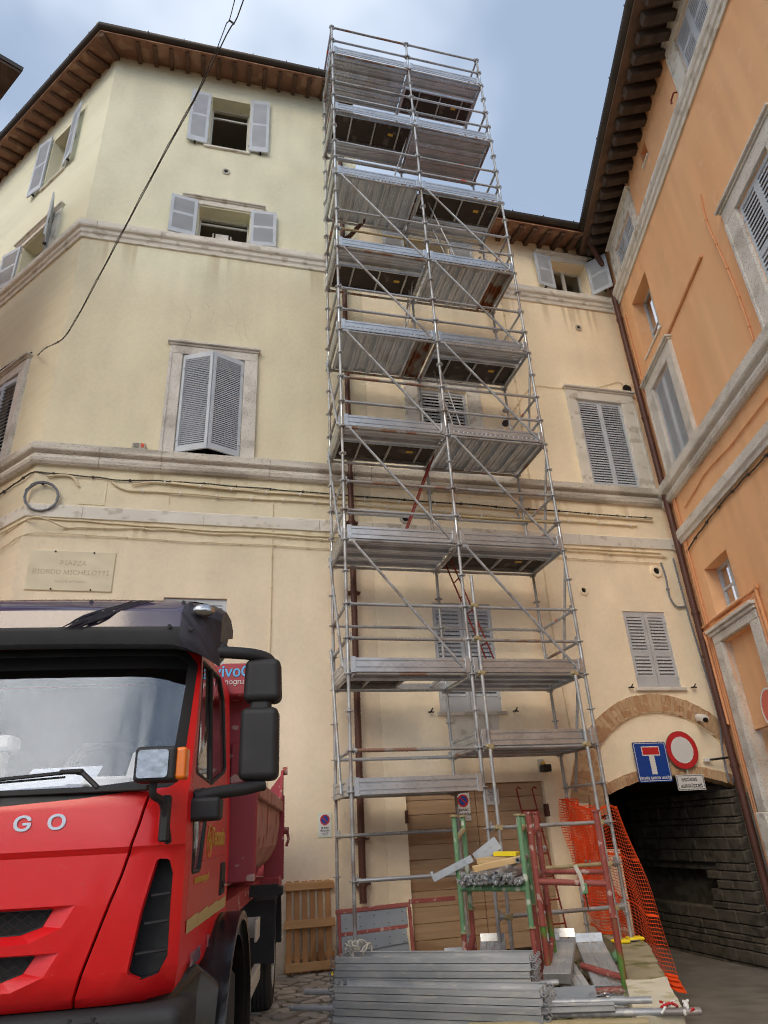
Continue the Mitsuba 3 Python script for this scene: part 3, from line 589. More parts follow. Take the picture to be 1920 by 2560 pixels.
part(pb, 'window_back', box(1.85, 2.91, .30, .34, 7.6, 9.7), 'black_matt', FF)
for x0, x1, z0, z1, pt, mm in ((1.79, 2.87, 3.32, 5.16, .072, 'shutter_blue'), (5.49, 6.38, 3.70, 5.1, .06, 'shutter_grey')):
    w = (x1 - x0) / 2 - .005
    shutter(pb, FF, x0, z0 + .01, z1 - .005, w, 0, [(.13, .40), (.46, .93)], pitch=pt, hinge='l', y=.035, m=mm)
    shutter(pb, FF, x1, z0 + .01, z1 - .005, w, 0, [(.13, .40), (.46, .93)], pitch=pt, hinge='r', y=.035, m=mm)
    part(pb, 'window_back', box(x0 - .01, x1 + .01, .30, .34, z0 - .1, z1 + .01), 'black_matt', FF)
    part(pb, 'window_sill', cbox(x0 - .06, x1 + .06, -.06, .2, z0 - .06, z0 - .002, .005), 'pale_stone', FF)
    for xh in (x0 - .18, x1 + .2): part(pb, 'shutter_catch', [tube([(xh, 0, z0 + .0), (xh, -.08, z0), (xh + .03, -.09, z0 + .05)], .012, 6), box(xh - .05, xh + .05, -.085, -.07, z0 - .02, z0 + .0)], 'dark_iron', FF)
part(pb, 'apron', prism(Polygon([(1.86, 3.25), (2.8, 3.25), (2.68, 2.62), (1.98, 2.62)]), -.008, .002), 'pale_stone', FF)
# garage gate
gt = number(pb + '__gate')
for j in range(11):
    for a, e in ((1.14, 2.27), (2.28, 3.41)):
        part(gt, 'board', cbox(a, e, .085 + rng.uniform(0, .004), .12, .02 + j * .201, .02 + j * .201 + .196, .006), 'gate_wood', FF)
part(gt, 'backing', box(1.12, 3.43, .125, .2, 0, 2.26), 'gate_wood', FF)
part(gt, 'handle', [tube([(2.52, .06, 1.17), (2.62, .03, 1.18), (2.72, .06, 1.17)], .016, 8), cbox(2.49, 2.53, .05, .09, 1.13, 1.22, .006), cbox(2.71, 2.75, .05, .09, 1.13, 1.22, .006)], 'dark_iron', FF)
part(gt, 'hinge', [cbox(3.40, 3.45, -.02, .1, 1.72, 1.90, .006)], 'downpipe_brown', FF); part(gt, 'hinge', [cbox(1.10, 1.15, -.02, .1, 1.72, 1.90, .006)], 'downpipe_brown', FF)
# brick arches: every brick its own piece
def bricks(key, cx, cz, ra, rb, a0, a1, size, y0=-.004, y1=.25, split=.45):
    k = int(abs(math.radians(a1 - a0)) * (ra + rb) / 2 / size); da = (a1 - a0) / k
    for i in range(k):
        A0, A1 = a0 + da * i + .16, a0 + da * (i + 1) - .16; j = rng.uniform(-.008, .008)
        rr = [(ra, rb)] if rng.random() > split else [(ra, ra + (rb - ra) * .47), (ra + (rb - ra) * .5, rb)]
        for q0, q1 in rr:
            pg = Polygon([(cx + r * math.cos(math.radians(a)), cz + r * math.sin(math.radians(a))) for r, a in ((q0 + j, A0), (q1 + j, A0), (q1 + j, A1), (q0 + j, A1))])
            part(key, 'brick', prism(pg, y0 - rng.uniform(0, .008), y1), 'brick' if rng.random() < .5 else 'brick_pale', FF)
k = number(pb + '__relieving_arch'); bricks(k, AX, AZ, R0 + .003, R1, 4, 172, .085, y0=-.006, y1=.06)
part(k, 'mortar', prism(Polygon(arc(AX, AZ, R1 - .006, 3, 173) + arc(AX, AZ, R0 + .006, 173, 3)), -.001, .05), 'mortar', FF)
k = number(pb + '__passage_arch'); bricks(k, SX, SZ, LOWR + .002, LOWR + .16, 69.5, 112.0, .075, y0=.015, y1=.3, split=0)
part(k, 'mortar', prism(Polygon(arc(SX, SZ, LOWR + .155, 69.5, 112) + arc(SX, SZ, LOWR + .004, 112, 69.5)), .022, .3), 'mortar', FF)
k = number(pb + '__brick_pier')
for j in range(12):
    z = 1.72 + j * .078; w = rng.uniform(.10, .17)
    for a, e in ((4.20, 4.20 + w), (4.208 + w, 4.44)):
        if z < 2.62: part(k, 'brick', cbox(a, e, -.006 - rng.uniform(0, .006), .05, z, z + .068, .004), 'brick' if rng.random() < .5 else 'brick_pale', FF)
part(k, 'mortar', box(4.19, 4.45, -.001, .05, 1.70, 2.64), 'mortar', FF)
# the passage itself: vault, rough side walls, end; inner stone toned dark for shade
k = number(pb + '__passage')
part(k, 'vault', prism(Polygon(arc(SX, SZ, LOWR + .5, 68, 113) + arc(SX, SZ, LOWR + .02, 113, 68)), .302, 24), 'shaded_stone', FF)
part(k, 'floor', box(4.3, 7.2, 3.5, 24, -.9, -.596), 'shaded_stone', FF)
part(k, 'left_wall', box(4.0, 4.50, .402, 24, -1, 2.0), 'shaded_stone', FF)
part(k, 'right_wall', prism(Polygon([(6.86, -1), (7.6, -1), (7.6, 2.3), (6.95, 2.3)]), 3.2, 24), 'shaded_stone', FF)
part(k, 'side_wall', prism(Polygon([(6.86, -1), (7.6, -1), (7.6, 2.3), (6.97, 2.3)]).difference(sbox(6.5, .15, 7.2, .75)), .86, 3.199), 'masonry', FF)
part(k, 'niche_back', box(7.21, 7.3, .86, 3.2, .1, .8), 'shaded_stone', FF)
rw = [prism(Polygon([(6.845, -1), (7.6, -1), (7.6, 2.0), (6.93, 2.0)]), .03, .402), prism(Polygon([(6.84, -1), (7.6, -1), (7.6, 2.2), (6.96, 2.2)]), .403, .859)]
part(k, 'buttress', rw, 'passage_stone', FF)
z = -.72
while z < 1.98:
    h_ = rng.uniform(.09, .21); y = .012; z1 = min(z + h_, 2.0)
    while y < 3.1:
        d_ = rng.uniform(.16, .5); xf = 6.80 + .03 * (z + .7) / 2.5 + rng.uniform(-.015, .02)
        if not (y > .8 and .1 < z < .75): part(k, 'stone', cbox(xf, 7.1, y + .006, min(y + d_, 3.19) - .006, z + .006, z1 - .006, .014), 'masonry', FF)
        y += d_
    z = z1
part(k, 'end_wall', box(3.5, 8, 24.0, 24.2, -1, 3), 'shaded_stone', FF)
part(pb, 'body', [box(.9, 3.6, .45, 6, -.3, .0), box(.9, 1.0, .45, 6, 0, 14), box(.85, 7.3, 6, 6.2, 3, 14.2), box(.85, 4.0, 3, 3.2, -.3, 3), box(.85, 7.3, .42, 6, 2.95, 3.05), box(.85, 7.3, .42, 6, 5.6, 5.7), box(.85, 7.3, .42, 6, 11.2, 11.3)], 'room_wall', FF)
part(yb, 'body', [box(-4.4, .75, .42, 6, 3.0, 3.1), box(-4.4, .75, .42, 6, 11.2, 11.3), box(-4.4, .75, .42, 6, 14.6, 14.7), box(-6, .78, 6, 6.2, 0, 19)], 'room_wall', FF)
dp = number(pb + '__drainpipe')
part(dp, 'pipe', tube(curve([(.95, .88, 14.3), (.85, 1.0, 13.75), (.60, 1.3, 13.5), (.46, 1.33, 13.35)], 6), .05, 12), 'downpipe_brown', smooth=40)
part(dp, 'collar', cyl((.86, 1.0, 13.72), 'z', .065, .08), 'downpipe_brown', smooth=30)

# ================================================================ orange building on the right
ob = thing('orange_building', 'orange plastered building on the right with pale stone ledges and dark rafter eave', 'building')
holes = [(.93, 12.78, 2.05, 13.52), (.95, 10.42, 1.93, 11.88), (.95, 7.69, 1.88, 9.6), (5.27, 7.69, 6.27, 9.78), (5.33, 12.93, 6.33, 13.88), (3.12, 13.52, 3.42, 13.9), (.96, 4.76, 1.95, 5.62), (1.0, -1, 2.16, 4.29)]
part(ob, 'wall', wall_with_holes([(0.001, -1), (13.4, -1), (13.4, 14.3), (0.001, 14.3)], holes), 'plaster_orange', FO)
OB2 = (B[0] + VO[0] * 13, B[1] + VO[1] * 13); pathO = [B, OB2]
part(ob, 'rough_base', prism(Polygon([(.0, -1), (.72, -1), (.72, 2.05), (.35, 1.9), (.0, 2.1)]), -.03, .0), 'passage_stone', FO)
OC1 = [(-.02, 12.42), (.035, 12.42), (.045, 12.5), (.075, 12.53), (.085, 12.61), (.11, 12.64), (.125, 12.68), (.125, 12.76), (.06, 12.78), (.05, 12.86), (-.02, 12.87)]
OC2 = [(-.02, 7.25), (.06, 7.25), (.10, 7.29), (.115, 7.36), (.09, 7.43), (.15, 7.47), (.165, 7.5), (.165, 7.67), (-.02, 7.70)]
ledge(ob, 'upper_ledge', pathO, OC1, joints(13, 1.7, 23), 'pale_stone')
ledge(ob, 'middle_ledge', pathO, OC2, joints(13, 1.5, 25), 'frame_stone')
ledge(ob, 'lower_band', pathO, [(-.02, 6.36), (.05, 6.36), (.06, 6.42), (.09, 6.46), (.09, 6.62), (-.02, 6.64)], joints(13, 1.5, 29), 'frame_stone')
def ov(s): return .57 + .03 * s
for i in range(42):
    s = .10 + .325 * i; w = ov(s)
    part(ob, 'rafter', cbox(-.085, .085, -w + .06, .05, -.19, 0, .012), 'rafter_dark', FO @ TM(s, .02, 14.27 - .004 * (i % 3), rx=9, rz=rng.uniform(-1.5, 1.5)))
for i in range(6):
    a, e = i * 2.2 + .003, i * 2.2 + 2.197
    v = [(s, o, z) for dz in (0, .03) for s, o, z in ((a, .05, 14.29 + dz), (e, .05, 14.29 + dz), (e, -ov(e) - .05, 14.18 + dz), (a, -ov(a) - .05, 14.18 + dz))]
    part(ob, 'soffit', trimesh.convex.convex_hull(np.array(v)), 'soffit_dark', FO)
gutter(ob, [(B[0] + VO[0] * s - NO[0] * ov(s) , B[1] + VO[1] * s - NO[1] * ov(s)) for s in (.35, 13)], .03, 14.36, 12.6, step=1.25, r=1.1)
part(ob, 'roof', sweep(pathO, [(.40, 14.28), (.45, 14.34), (-5, 16.0), (-5, 15.9)]), 'roof_tile')
for s0, s1, z0, z1, a, e, zi in ((.60, 2.30, 12.80, 13.92, .92, 2.06, 13.54), (4.98, 6.70, 12.80, 14.19, 5.32, 6.34, 13.90)):
    surround(ob, FO, s0, s1, z0, z1, a, e, zi, 'pale_stone', out=.04)
    w = (e - a) / 2 - .005
    for hg, x in (('l', a + .005), ('r', e - .005)): shutter(ob, FO, x, 12.88, zi - .01, w, 0, [(.08, .46), (.54, .92)], pitch=.066 if s0 < 3 else .06, hinge=hg, y=.02, m='shutter_blue', each=s0 > 3, tilt=-14)
    part(ob, 'window_back', box(a - .01, e + .01, .30, .34, 12.7, zi + .01), 'black_matt', FO)
for s0, s1, a, e, zi, pt in ((.60, 2.19, .94, 1.89, 9.62, .05), (4.92, 6.62, 5.26, 6.28, 9.8, .075)):
    surround(ob, FO, s0, s1, 7.70, 9.95 if s0 < 3 else 10.13, a, e, zi, 'frame_stone')
    w = (e - a) / 2 - .005
    for hg, x in (('l', a + .005), ('r', e - .005)): shutter(ob, FO, x, 7.73, zi - .01, w, 0, [(.03, .97)] if s0 < 3 else [(.04, .48), (.52, .96)], pitch=pt, hinge=hg, y=.02, each=s0 > 3, st=.06, tilt=-21, m='shutter_blue')
    part(ob, 'window_back', box(a - .01, e + .01, .30, .34, 7.6, zi + .01), 'black_matt', FO)
sash(ob, FO, .95, 1.93, 10.42, 11.88, y=.24, m='shutter_grey', bars=(11.0,)); part(ob, 'window_back', box(.9, 2, .5, .52, 10.3, 12), 'black_matt', FO)
part(ob, 'window_sill', cbox(.89, 1.97, -.03, .2, 10.37, 10.418, .006), 'pale_stone', FO)
sash(ob, FO, .96, 1.95, 4.76, 5.62, y=.22, m='shutter_blue', bars=(5.2,)); part(ob, 'window_back', box(.9, 2, .7, .72, 4.6, 5.8), 'room_wall', FO)
part(ob, 'window_sill', cbox(.90, 2.0, -.04, .2, 4.71, 4.758, .006), 'pale_stone', FO)
part(ob, 'niche', box(3.1, 3.44, .2, .22, 13.4, 14), 'plaster_orange', FO); part(ob, 'niche_sill', cbox(3.10, 3.44, -.04, .15, 13.47, 13.518, .005), 'pale_stone', FO)
k = number(ob + '__portal')
part(k, 'jamb', cbox(.72, 1.0, -.07, .2, 1.62, 4.30, .01), 'frame_stone', FO); part(k, 'jamb', cbox(2.16, 2.46, -.07, .2, -.6, 4.30, .01), 'frame_stone', FO); part(k, 'plinth', cbox(.66, 1.0, -.10, .2, -.7, 1.618, .015), 'pale_stone', FO)
part(k, 'lintel', [cbox(.72, 2.46, -.075, .2, 4.301, 4.44, .01), cbox(.69, 2.49, -.11, .1, 4.441, 4.50, .01), cbox(.66, 2.52, -.15, .1, 4.501, 4.56, .01)], 'frame_stone', FO)
part(k, 'infill', box(1.0, 2.16, .10, .2, 2.83, 4.29), 'plaster_orange', FO); part(k, 'shop_back', box(1.0, 2.16, .36, .40, -.9, 2.83), 'shaded_stone', FO)
dp = number(ob + '__drainpipe')
def OQ(s, z, o): return (B[0] + VO[0] * s - NO[0] * o, B[1] + VO[1] * s - NO[1] * o, z)
part(dp, 'pipe', tube(curve([(6.30, .92, 14.36), (6.36, 1.0, 14.1), (6.62, 1.15, 13.8), OQ(.34, 13.4, .09)], 6).tolist() + [OQ(.34, z, .09) for z in np.linspace(13.1, 2.4, 20)] + [OQ(.34, 1.9, .09), OQ(.34, -.6, .09)], .062, 14), 'downpipe_brown', smooth=40)
for z in (12.0, 9.3, 7.4, 5.0, 4.2, 2.35): part(dp, 'collar', cyl(OQ(.34, z, .09), 'z', .074, .05), 'downpipe_brown', smooth=30)
part(ob, 'downspout', tube([OQ(.20, z, .045) for z in np.linspace(12.6, .2, 12)], .032, 10), 'downpipe_brown', smooth=40)

# ================================================================ corner of a roof on the left edge
nb = thing('neighbour_house', 'dark eave corner of another house jutting in at the upper left edge', 'house')
e1 = np.array([-.90, -.44]); e2 = np.array([-.62, .785]); cn = np.array([-5.69, -.58])
pg = Polygon([cn, cn + e1 * 6, cn + e1 * 6 + e2 * 6, cn + e2 * 6])
part(nb, 'soffit', flat(pg.buffer(-.02), 14.0, 14.06), 'rafter_dark'); part(nb, 'fascia', flat(pg, 14.061, 14.16), 'gutter_brown')
pin = Polygon([cn + (e1 + e2) * .9, cn + e1 * 6 + e2 * .9, cn + e1 * 6 + e2 * 6, cn + e2 * 6 + e1 * .9])
part(nb, 'wall', flat(pin, -.3, 13.999), 'plaster_orange'); part(nb, 'roof', trimesh.convex.convex_hull(np.array([[*q, 14.161] for q in list(pg.exterior.coords)[:4]] + [[*(cn + (e1 + e2) * 3), 15.5]])), 'roof_tile')
# ================================================================ things fixed to the walls
def W(x, z, o=.02): return (x, 1.5 - o, z)
def OP(s, z, o=.02): return (B[0] + VO[0] * s - NO[0] * o, B[1] + VO[1] * s - NO[1] * o, z)
def SP(s, z, o=.02): return (A[0] + U[0] * s - U[1] * o, A[1] + U[1] * s + U[0] * o, z)   # s metres left of the corner
def wavy(pts, amp, seed, step=.35):
    r = np.random.default_rng(seed); p = curve(pts, 5); out = [p[0]]
    for q in p[1:]:
        if np.linalg.norm(q - out[-1]) > step * .5: out.append(q)
    out = np.array(out); out[1:-1, 2] += r.uniform(-amp, amp, len(out) - 2); return curve(out, 4)
def cable(label, runs, m, r=.012, amp=.008, clips=True, name='wall_cable', cm=None):
    k = thing(name, label, 'cable')
    for i, pts in enumerate(runs): part(k, 'run' if len(runs) > 1 else 'strand', tube(wavy(pts, amp, i + len(label)), r, 6), m, smooth=40)
    if clips:
        for i, pts in enumerate(runs[:1]):
            p = wavy(pts, amp, i + len(label)); acc = 0
            for a, b in zip(p[:-1], p[1:]):
                acc += np.linalg.norm(b - a)
                if acc > .55: acc = 0; d = (b - a) / np.linalg.norm(b - a); part(k, 'clip', tube([a - d * .01, a + d * .015], r * 2.0, 7), cm or m)
    return k
q = thing('street_plaque', 'pale marble street name plaque reading PIAZZA BIORDO MICHELOTTI above the truck', 'plaque')
part(q, 'slab', cbox(-4.63, -3.40, -.025, .01, 5.17, 5.82, .006), 'plaque_marble', FF)
part(q, 'lettering', [mv(text('PIAZZA', .075, .003), -4.0, -.024, 5.585), mv(text('BIORDO MICHELOTTI', .075, .003), -4.01, -.024, 5.43), mv(text('GIA DEL MERCATO', .035, .003), -4.0, -.024, 5.30)], 'plaque_ink', FF)
for x in (-4.28, -3.72): part(q, 'bolt', [cyl((x, -.03, 5.80), 'y', .014, .02, 8), cyl((x + .02, -.03, 5.19), 'y', .014, .02, 8)], 'dark_iron', FF)
q = thing('alarm_box', 'small grey alarm box with an orange flasher standing on the stone ledge', 'alarm box')
part(q, 'case', cbox(-3.37, -3.14, -.10, .0, 7.69, 7.83, .012), 'grey_plastic', FF); part(q, 'flasher', cbox(-3.225, -3.17, -.112, -.099, 7.74, 7.82, .006), 'orange_band', FF)
part(q, 'grille_bars', [box(-3.345, -3.25, -.104, -.099, 7.73 + i * .018, 7.736 + i * .018) for i in range(5)], 'dark_iron', FF)
q = thing('cable_coil', 'coil of grey cable hanging on the wall at the building corner', 'cable coil')
for i in range(7):
    r = .245 + .012 * rng.uniform(-1, 1.4)
    part(q, 'loop', tube([(-4.62 + rng.uniform(-.012, .012) + r * math.cos(t), 1.5 - .045 - .012 * (i % 4) - .02 * math.sin(t), 6.72 + r * 1.0 * math.sin(t)) for t in np.linspace(0, 2 * math.pi, 37)], .0095, 6), 'cable_grey', smooth=40)
part(q, 'tie', cyl((-4.64, 1.45, 6.965), 'x', .035, .03, 10), 'cable_black')
cable('dark cable running under the deep stone ledge from the corner towards the scaffold', [[SP(4, 6.99, .03), SP(.9, 7.12, .03), SP(.15, 7.17, .03), W(-4.6, 7.17, .03), W(-3.6, 7.13, .03), W(-2.7, 7.16, .03), W(-1.6, 7.15, .03), W(0, 7.12, .03), W(3.4, 7.09, .03), W(6.6, 7.06, .03)]], 'cable_black', .013, .012)
cable('thick beige cable bundle just below the dark cable under the deep stone ledge', [[W(-3.30, 7.04, .04), W(-2.9, 7.12, .04), W(-2.2, 7.10, .04), W(-1.4, 7.07, .04), W(0, 7.06, .04), W(3.2, 7.03, .04), W(6.5, 7.02, .04)], [W(-2.7, 7.14, .03), W(-1.0, 7.09, .03), W(2, 7.05, .03), W(6.6, 6.99, .03)]], 'cable_beige', .017, .008, cm='white_plastic')
cable('beige cable with a hooked end running along the recessed panel of the pale yellow wall', [[W(-3.62, 7.08, .03), W(-3.5, 6.99, .03), W(-3.3, 6.94, .03), W(-2.7, 6.95, .03), W(-1.6, 6.93, .03), W(0, 6.94, .03), W(3.4, 6.88, .03), W(6.2, 6.86, .03)]], 'cable_beige', .018, .006, cm='white_plastic')
cable('beige and grey cables sagging under the lower stone band', [[SP(3, 6.05, .03), W(-4.78, 6.31, .03), W(-4.3, 6.22, .03), W(-3.8, 6.24, .03), W(-2.9, 6.26, .03), W(-2.0, 6.24, .03), W(-.9, 6.25, .03), W(0.2, 6.22, .03), W(3, 6.27, .03), W(5.2, 6.24, .03), W(6.7, 6.22, .03)], [W(-4.75, 6.36, .02), W(-3.4, 6.33, .02), W(-2.2, 6.30, .02), W(-.9, 6.30, .02), W(.6, 6.30, .02), W(6.6, 6.30, .02)]], 'cable_beige', .014, .012)
cable('thin beige wire strung lowest across the pale yellow wall above the plaque', [[SP(2.6, 5.75, .03), SP(.3, 6.0, .03), W(-4.7, 6.09, .03), W(-3.4, 6.09, .03), W(-2.2, 6.07, .03), W(-1.1, 6.08, .03), W(0, 6.06, .03), W(3.2, 6.09, .03), W(6.6, 6.08, .03)]], 'cable_beige', .009, .006)
cable('short beige conduit stub curving down beside the cable coil', [[W(-4.6, 7.10, .04), W(-4.3, 7.14, .04), W(-4.15, 7.05, .04), W(-4.08, 6.88, .04)]], 'cable_beige', .018, .0, clips=False)
cable('thin vertical beige wire running down the yellow wall left of the scaffold', [[W(-.96, 6.95, .02), W(-.955, 6.1, .02), W(-.95, 4, .02), W(-.95, .3, .02)]], 'cable_beige', .009, .0)
cable('cables bent down beside the round wall boss near the right corner', [[W(6.55, 6.1, .03), W(6.58, 5.8, .03), W(6.56, 5.5, .03), W(6.58, 5.28, .04), W(6.66, 5.2, .04), W(6.86, 5.22, .03)], [W(6.85, 6.2, .03), W(6.86, 5.6, .03), W(6.88, 4.9, .03), W(6.94, 3.85, .03), W(6.96, 3.1, .03), W(6.85, 2.6, .05), W(6.82, 2.0, .06)], [W(6.92, 4.2, .02), W(6.98, 3.2, .03), W(7.0, 2.4, .04), W(6.9, 2.1, .06)]], 'cable_grey', .017, .006)
cable('thin dark wire drooping across the peach wall above the tall louvred window', [[W(3.7, 9.05, .02), W(4.4, 9.98, .02), W(5.0, 10.05, .02), W(5.9, 10.16, .02), W(6.6, 10.42, .02), W(6.75, 10.3, .02), W(6.95, 10.4, .04)]], 'cable_beige', .008, .004, clips=False)
cable('beige wire with drips running up the peach wall beside the scaffold', [[W(4.05, 12.4, .02), W(4.06, 10, .02), W(4.02, 7.75, .02)], [W(4.02, 6.3, .02), W(4.0, 4.2, .02), W(4.05, 2.6, .02)]], 'cable_beige', .012, .004)
q = thing('conduit', 'pair of orange painted conduits running down beside the brown corner drainpipe', 'conduit')
for s, z1 in ((.50, 12.0), (.58, 10.2)): part(q, 'pipe', tube([OP(s, z, .03) for z in np.linspace(z1, .4, 14)], .018, 8), 'conduit_orange', smooth=40)
q = thing('gas_pipe', 'orange painted pipe looping over the stone portal of the orange building', 'pipe')
for dz, ds in ((0, 0), (-.10, .09)): part(q, 'pipe', tube(curve([OP(.34 + ds, 3.0, .05), OP(.34 + ds, 4.55 + dz, .05), OP(.48, 4.70 + dz, .05), OP(2.5 - ds, 4.70 + dz, .05), OP(2.60 - ds, 4.62 + dz, .05), OP(2.62 - ds, 3.2, .05)], 4), .026, 9), 'conduit_orange', smooth=40)
cable('thin plastered-over cable slanting down the orange wall to the stone ledge', [[OP(4.55, 10.95), OP(4.46, 10.4), OP(4.56, 9.2), OP(4.58, 8.4), OP(4.55, 7.75)]], 'conduit_orange', .014, .01)
q = thing('wall_rod', 'rusty orange iron rod plastered diagonally level on the orange wall above a louvred window', 'rod')
part(q, '', tube([OP(2.12, 10.02, .02), OP(4.02, 10.13, .02)], .028, 8), 'conduit_orange', smooth=40)
cable('dark cable running along the white band of the orange building', [[OP(.5, 6.15, .03), OP(1.4, 6.25, .03), OP(2.6, 6.3, .03), OP(4.5, 6.28, .03), OP(9, 6.3, .03)]], 'cable_black', .014, .015)
cable('orange plastered cable crossing between the two ledges of the orange wall', [[OP(.9, 6.9, .02), OP(2.2, 7.02, .02), OP(3.6, 6.95, .02), OP(9, 7.0, .02)]], 'conduit_orange', .012, .01)
for lab, x, z, r, m in (('dark round vent disc on the peach wall beside the corner drainpipe', 6.77, 10.25, .10, 'dark_iron'), ('small round wall socket with a wire high on the peach wall', 5.88, 11.85, .075, 'grey_plastic'), ('plastered round boss near the top right of the peach wall below the bands', 6.41, 5.92, .12, 'plaster_peach'), ('round open pipe hole in the peach wall right of the scaffold', 4.76, 5.47, .085, 'plaster_peach'), ('round grille vent in the peach wall behind the scaffold above the lower band', 1.42, 6.72, .10, 'grey_plastic')):
    q = thing('wall_vent', lab, 'vent')
    part(q, 'rim', ring((x, -.015, z), 'y', r * .55, r, .04), m, FF); part(q, 'disc', cyl((x, -.004, z), 'y', r * .6, .012), 'black_matt' if m != 'dark_iron' else m, FF)
q = thing('vent_pipe', 'white stub of vent pipe with a black mouth sticking out behind the scaffold', 'pipe')
part(q, 'pipe', tube([W(3.58, 8.86, -.05), W(3.58, 8.86, .22)], .06, 14), 'white_plastic', smooth=40); part(q, 'mouth', tube([W(3.58, 8.86, .20), W(3.58, 8.87, .27)], .066, 14), 'black_plastic', smooth=40)
q = thing('surveillance_camera', 'white surveillance camera on the brick arch above the passage', 'camera')
part(q, 'housing', tube([(6.50, 1.42, 3.16), (6.44, 1.18, 3.10)], .052, 12), 'white_plastic', smooth=40); part(q, 'hood', tube([(6.502, 1.42, 3.175), (6.437, 1.165, 3.118)], .056, 12), 'white_plastic', smooth=40)
part(q, 'lens', tube([(6.442, 1.19, 3.094), (6.432, 1.155, 3.085)], .044, 12), 'black_gloss', smooth=40); part(q, 'bracket', tube([(6.52, 1.5, 3.12), (6.50, 1.38, 3.15)], .02, 8), 'white_plastic')
q = thing('wall_lamp', 'small black wall lamp above the wooden gate', 'lamp')
part(q, 'shade', cbox(3.36, 3.50, -.2, -.05, 2.36, 2.47, .01), 'black_plastic', FF); part(q, 'back_plate', cbox(3.36, 3.46, -.05, .0, 2.38, 2.56, .01), 'grey_plastic', FF); part(q, 'arm', box(3.41, 3.45, -.10, -.05, 2.47, 2.52), 'gold_text', FF)
q = thing('cable_bracket', 'iron bracket holding cables across the corner drainpipe beside the signs', 'bracket')
part(q, 'arm', tube([W(6.55, 2.47, .02), W(6.6, 2.47, .10), W(7.0, 2.50, .14), OP(.35, 2.5, .06)], .018, 8), 'dark_iron'); part(q, 'plate', cbox(6.46, 6.58, -.05, .0, 2.44, 2.50, .006), 'white_plastic', FF)
q = thing('iron_hook', 'rusty iron hook on the orange wall beside the upper stone ledge', 'hook')
part(q, '', tube([OP(4.95, 13.05, .0), OP(4.93, 13.06, .1), OP(4.80, 13.05, .1), OP(4.78, 12.99, .1)], .016, 6), 'red_paint_metal')
# signs
def disc(x, z, r, y0, y1, m, q, nm, n=40): part(q, nm, cyl((x, (y0 + y1) / 2, z), 'y', r, y1 - y0, n), m, FF)
q = thing('dead_end_sign', 'square blue road sign with a white and red T reading strada senza uscita', 'road sign')
part(q, 'back', prism(rrect(5.105, 5.735, 2.15, 2.78, .03), -.06, -.05), 'sign_back', FF)
part(q, 'border', prism(rrect(5.105, 5.735, 2.15, 2.78, .03), -.066, -.061), 'sign_blue', FF); part(q, 'rim', prism(rrect(5.12, 5.72, 2.165, 2.765, .03).difference(rrect(5.13, 5.71, 2.175, 2.755, .025)), -.068, -.067), 'sign_white', FF)
part(q, 'stem', prism(sbox(5.375, 2.27, 5.475, 2.56), -.070, -.067), 'sign_white', FF); part(q, 'bar_border', prism(sbox(5.255, 2.56, 5.595, 2.71), -.070, -.067), 'sign_white', FF); part(q, 'bar', prism(sbox(5.27, 2.578, 5.58, 2.695), -.072, -.071), 'sign_red', FF)
part(q, 'lettering', mv(text('strada senza uscita', .048, .001, True), 5.42, -.067, 2.195), 'sign_white', FF)
q = thing('no_entry_sign', 'round road sign with a red ring around a white disc', 'road sign')
disc(6.05, 2.64, .31, -.055, -.045, 'sign_back', q, 'back'); part(q, 'ring', ring((6.05, -.058, 2.64), 'y', .215, .305, .004, 48), 'sign_red', FF); disc(6.05, 2.64, .216, -.0595, -.0565, 'sign_white', q, 'disc')
q = thing('supplementary_sign', 'small white panel reading escluso autorizzati under the round sign', 'road sign')
part(q, 'back', prism(rrect(5.81, 6.35, 2.0, 2.25, .02), -.05, -.04), 'sign_back', FF); part(q, 'face', prism(rrect(5.813, 6.347, 2.003, 2.247, .02), -.054, -.051), 'sign_white', FF)
part(q, 'rim', prism(rrect(5.825, 6.335, 2.015, 2.235, .018).difference(rrect(5.833, 6.327, 2.023, 2.227, .016)), -.0565, -.0555), 'sign_black', FF)
part(q, 'lettering', [mv(text('escluso', .062, .001, True), 6.06, -.055, 2.145), mv(text('autorizzati', .062, .001, True), 6.08, -.055, 2.045)], 'sign_black', FF); part(q, 'post', box(6.06, 6.09, -.04, -.02, 2.2, 2.4), 'grey_plastic', FF)
def noparking(q, x, z, r, y, fr=FF):
    part(q, 'prohibition_disc', cyl((x, y, z), 'y', r * .8, .002, 28), 'sign_blue', fr); part(q, 'prohibition_ring', ring((x, y - .001, z), 'y', r * .74, r, .003, 32), 'sign_red', fr)
    part(q, 'prohibition_bar', mv(box(-r * .8, r * .8, -.001, .0015, -r * .11, r * .11), x, y - .002, z, ry=45), 'sign_red', fr)
q = thing('no_parking_sign', 'small green and white no parking notice reading divieto di sosta left of the scaffold', 'sign')
part(q, 'plate', prism(sbox(-.205, 1.595, -.005, 1.92), -.012, -.004), 'sign_green', FF); part(q, 'face', prism(sbox(-.195, 1.605, -.015, 1.91), -.014, -.0125), 'sign_white', FF)
noparking(q, -.105, 1.825, .07, -.016)
part(q, 'lettering', [mv(text(t, h, .001, True), -.105, -.0145, z) for t, h, z in (('divieto', .026, 1.706), ('di sosta', .026, 1.672), ('lasciare libero', .011, 1.645), ('il passaggio', .011, 1.625))], 'sign_black', FF)
q = thing('driveway_sign', 'white sign with a no parking roundel reading passo carrabile on the wooden gate', 'sign')
part(q, 'plate', prism(sbox(1.945, 1.72, 2.165, 2.11), .055, .063), 'sign_white', FF); noparking(q, 2.055, 2.0, .09, .053)
part(q, 'lettering', [mv(text(t, h, .001, True), 2.055, .0545, z) for t, h, z in (('passo', .04, 1.855), ('carrabile', .04, 1.79), ('divieto di sosta permanente', .009, 1.745))], 'sign_black', FF)
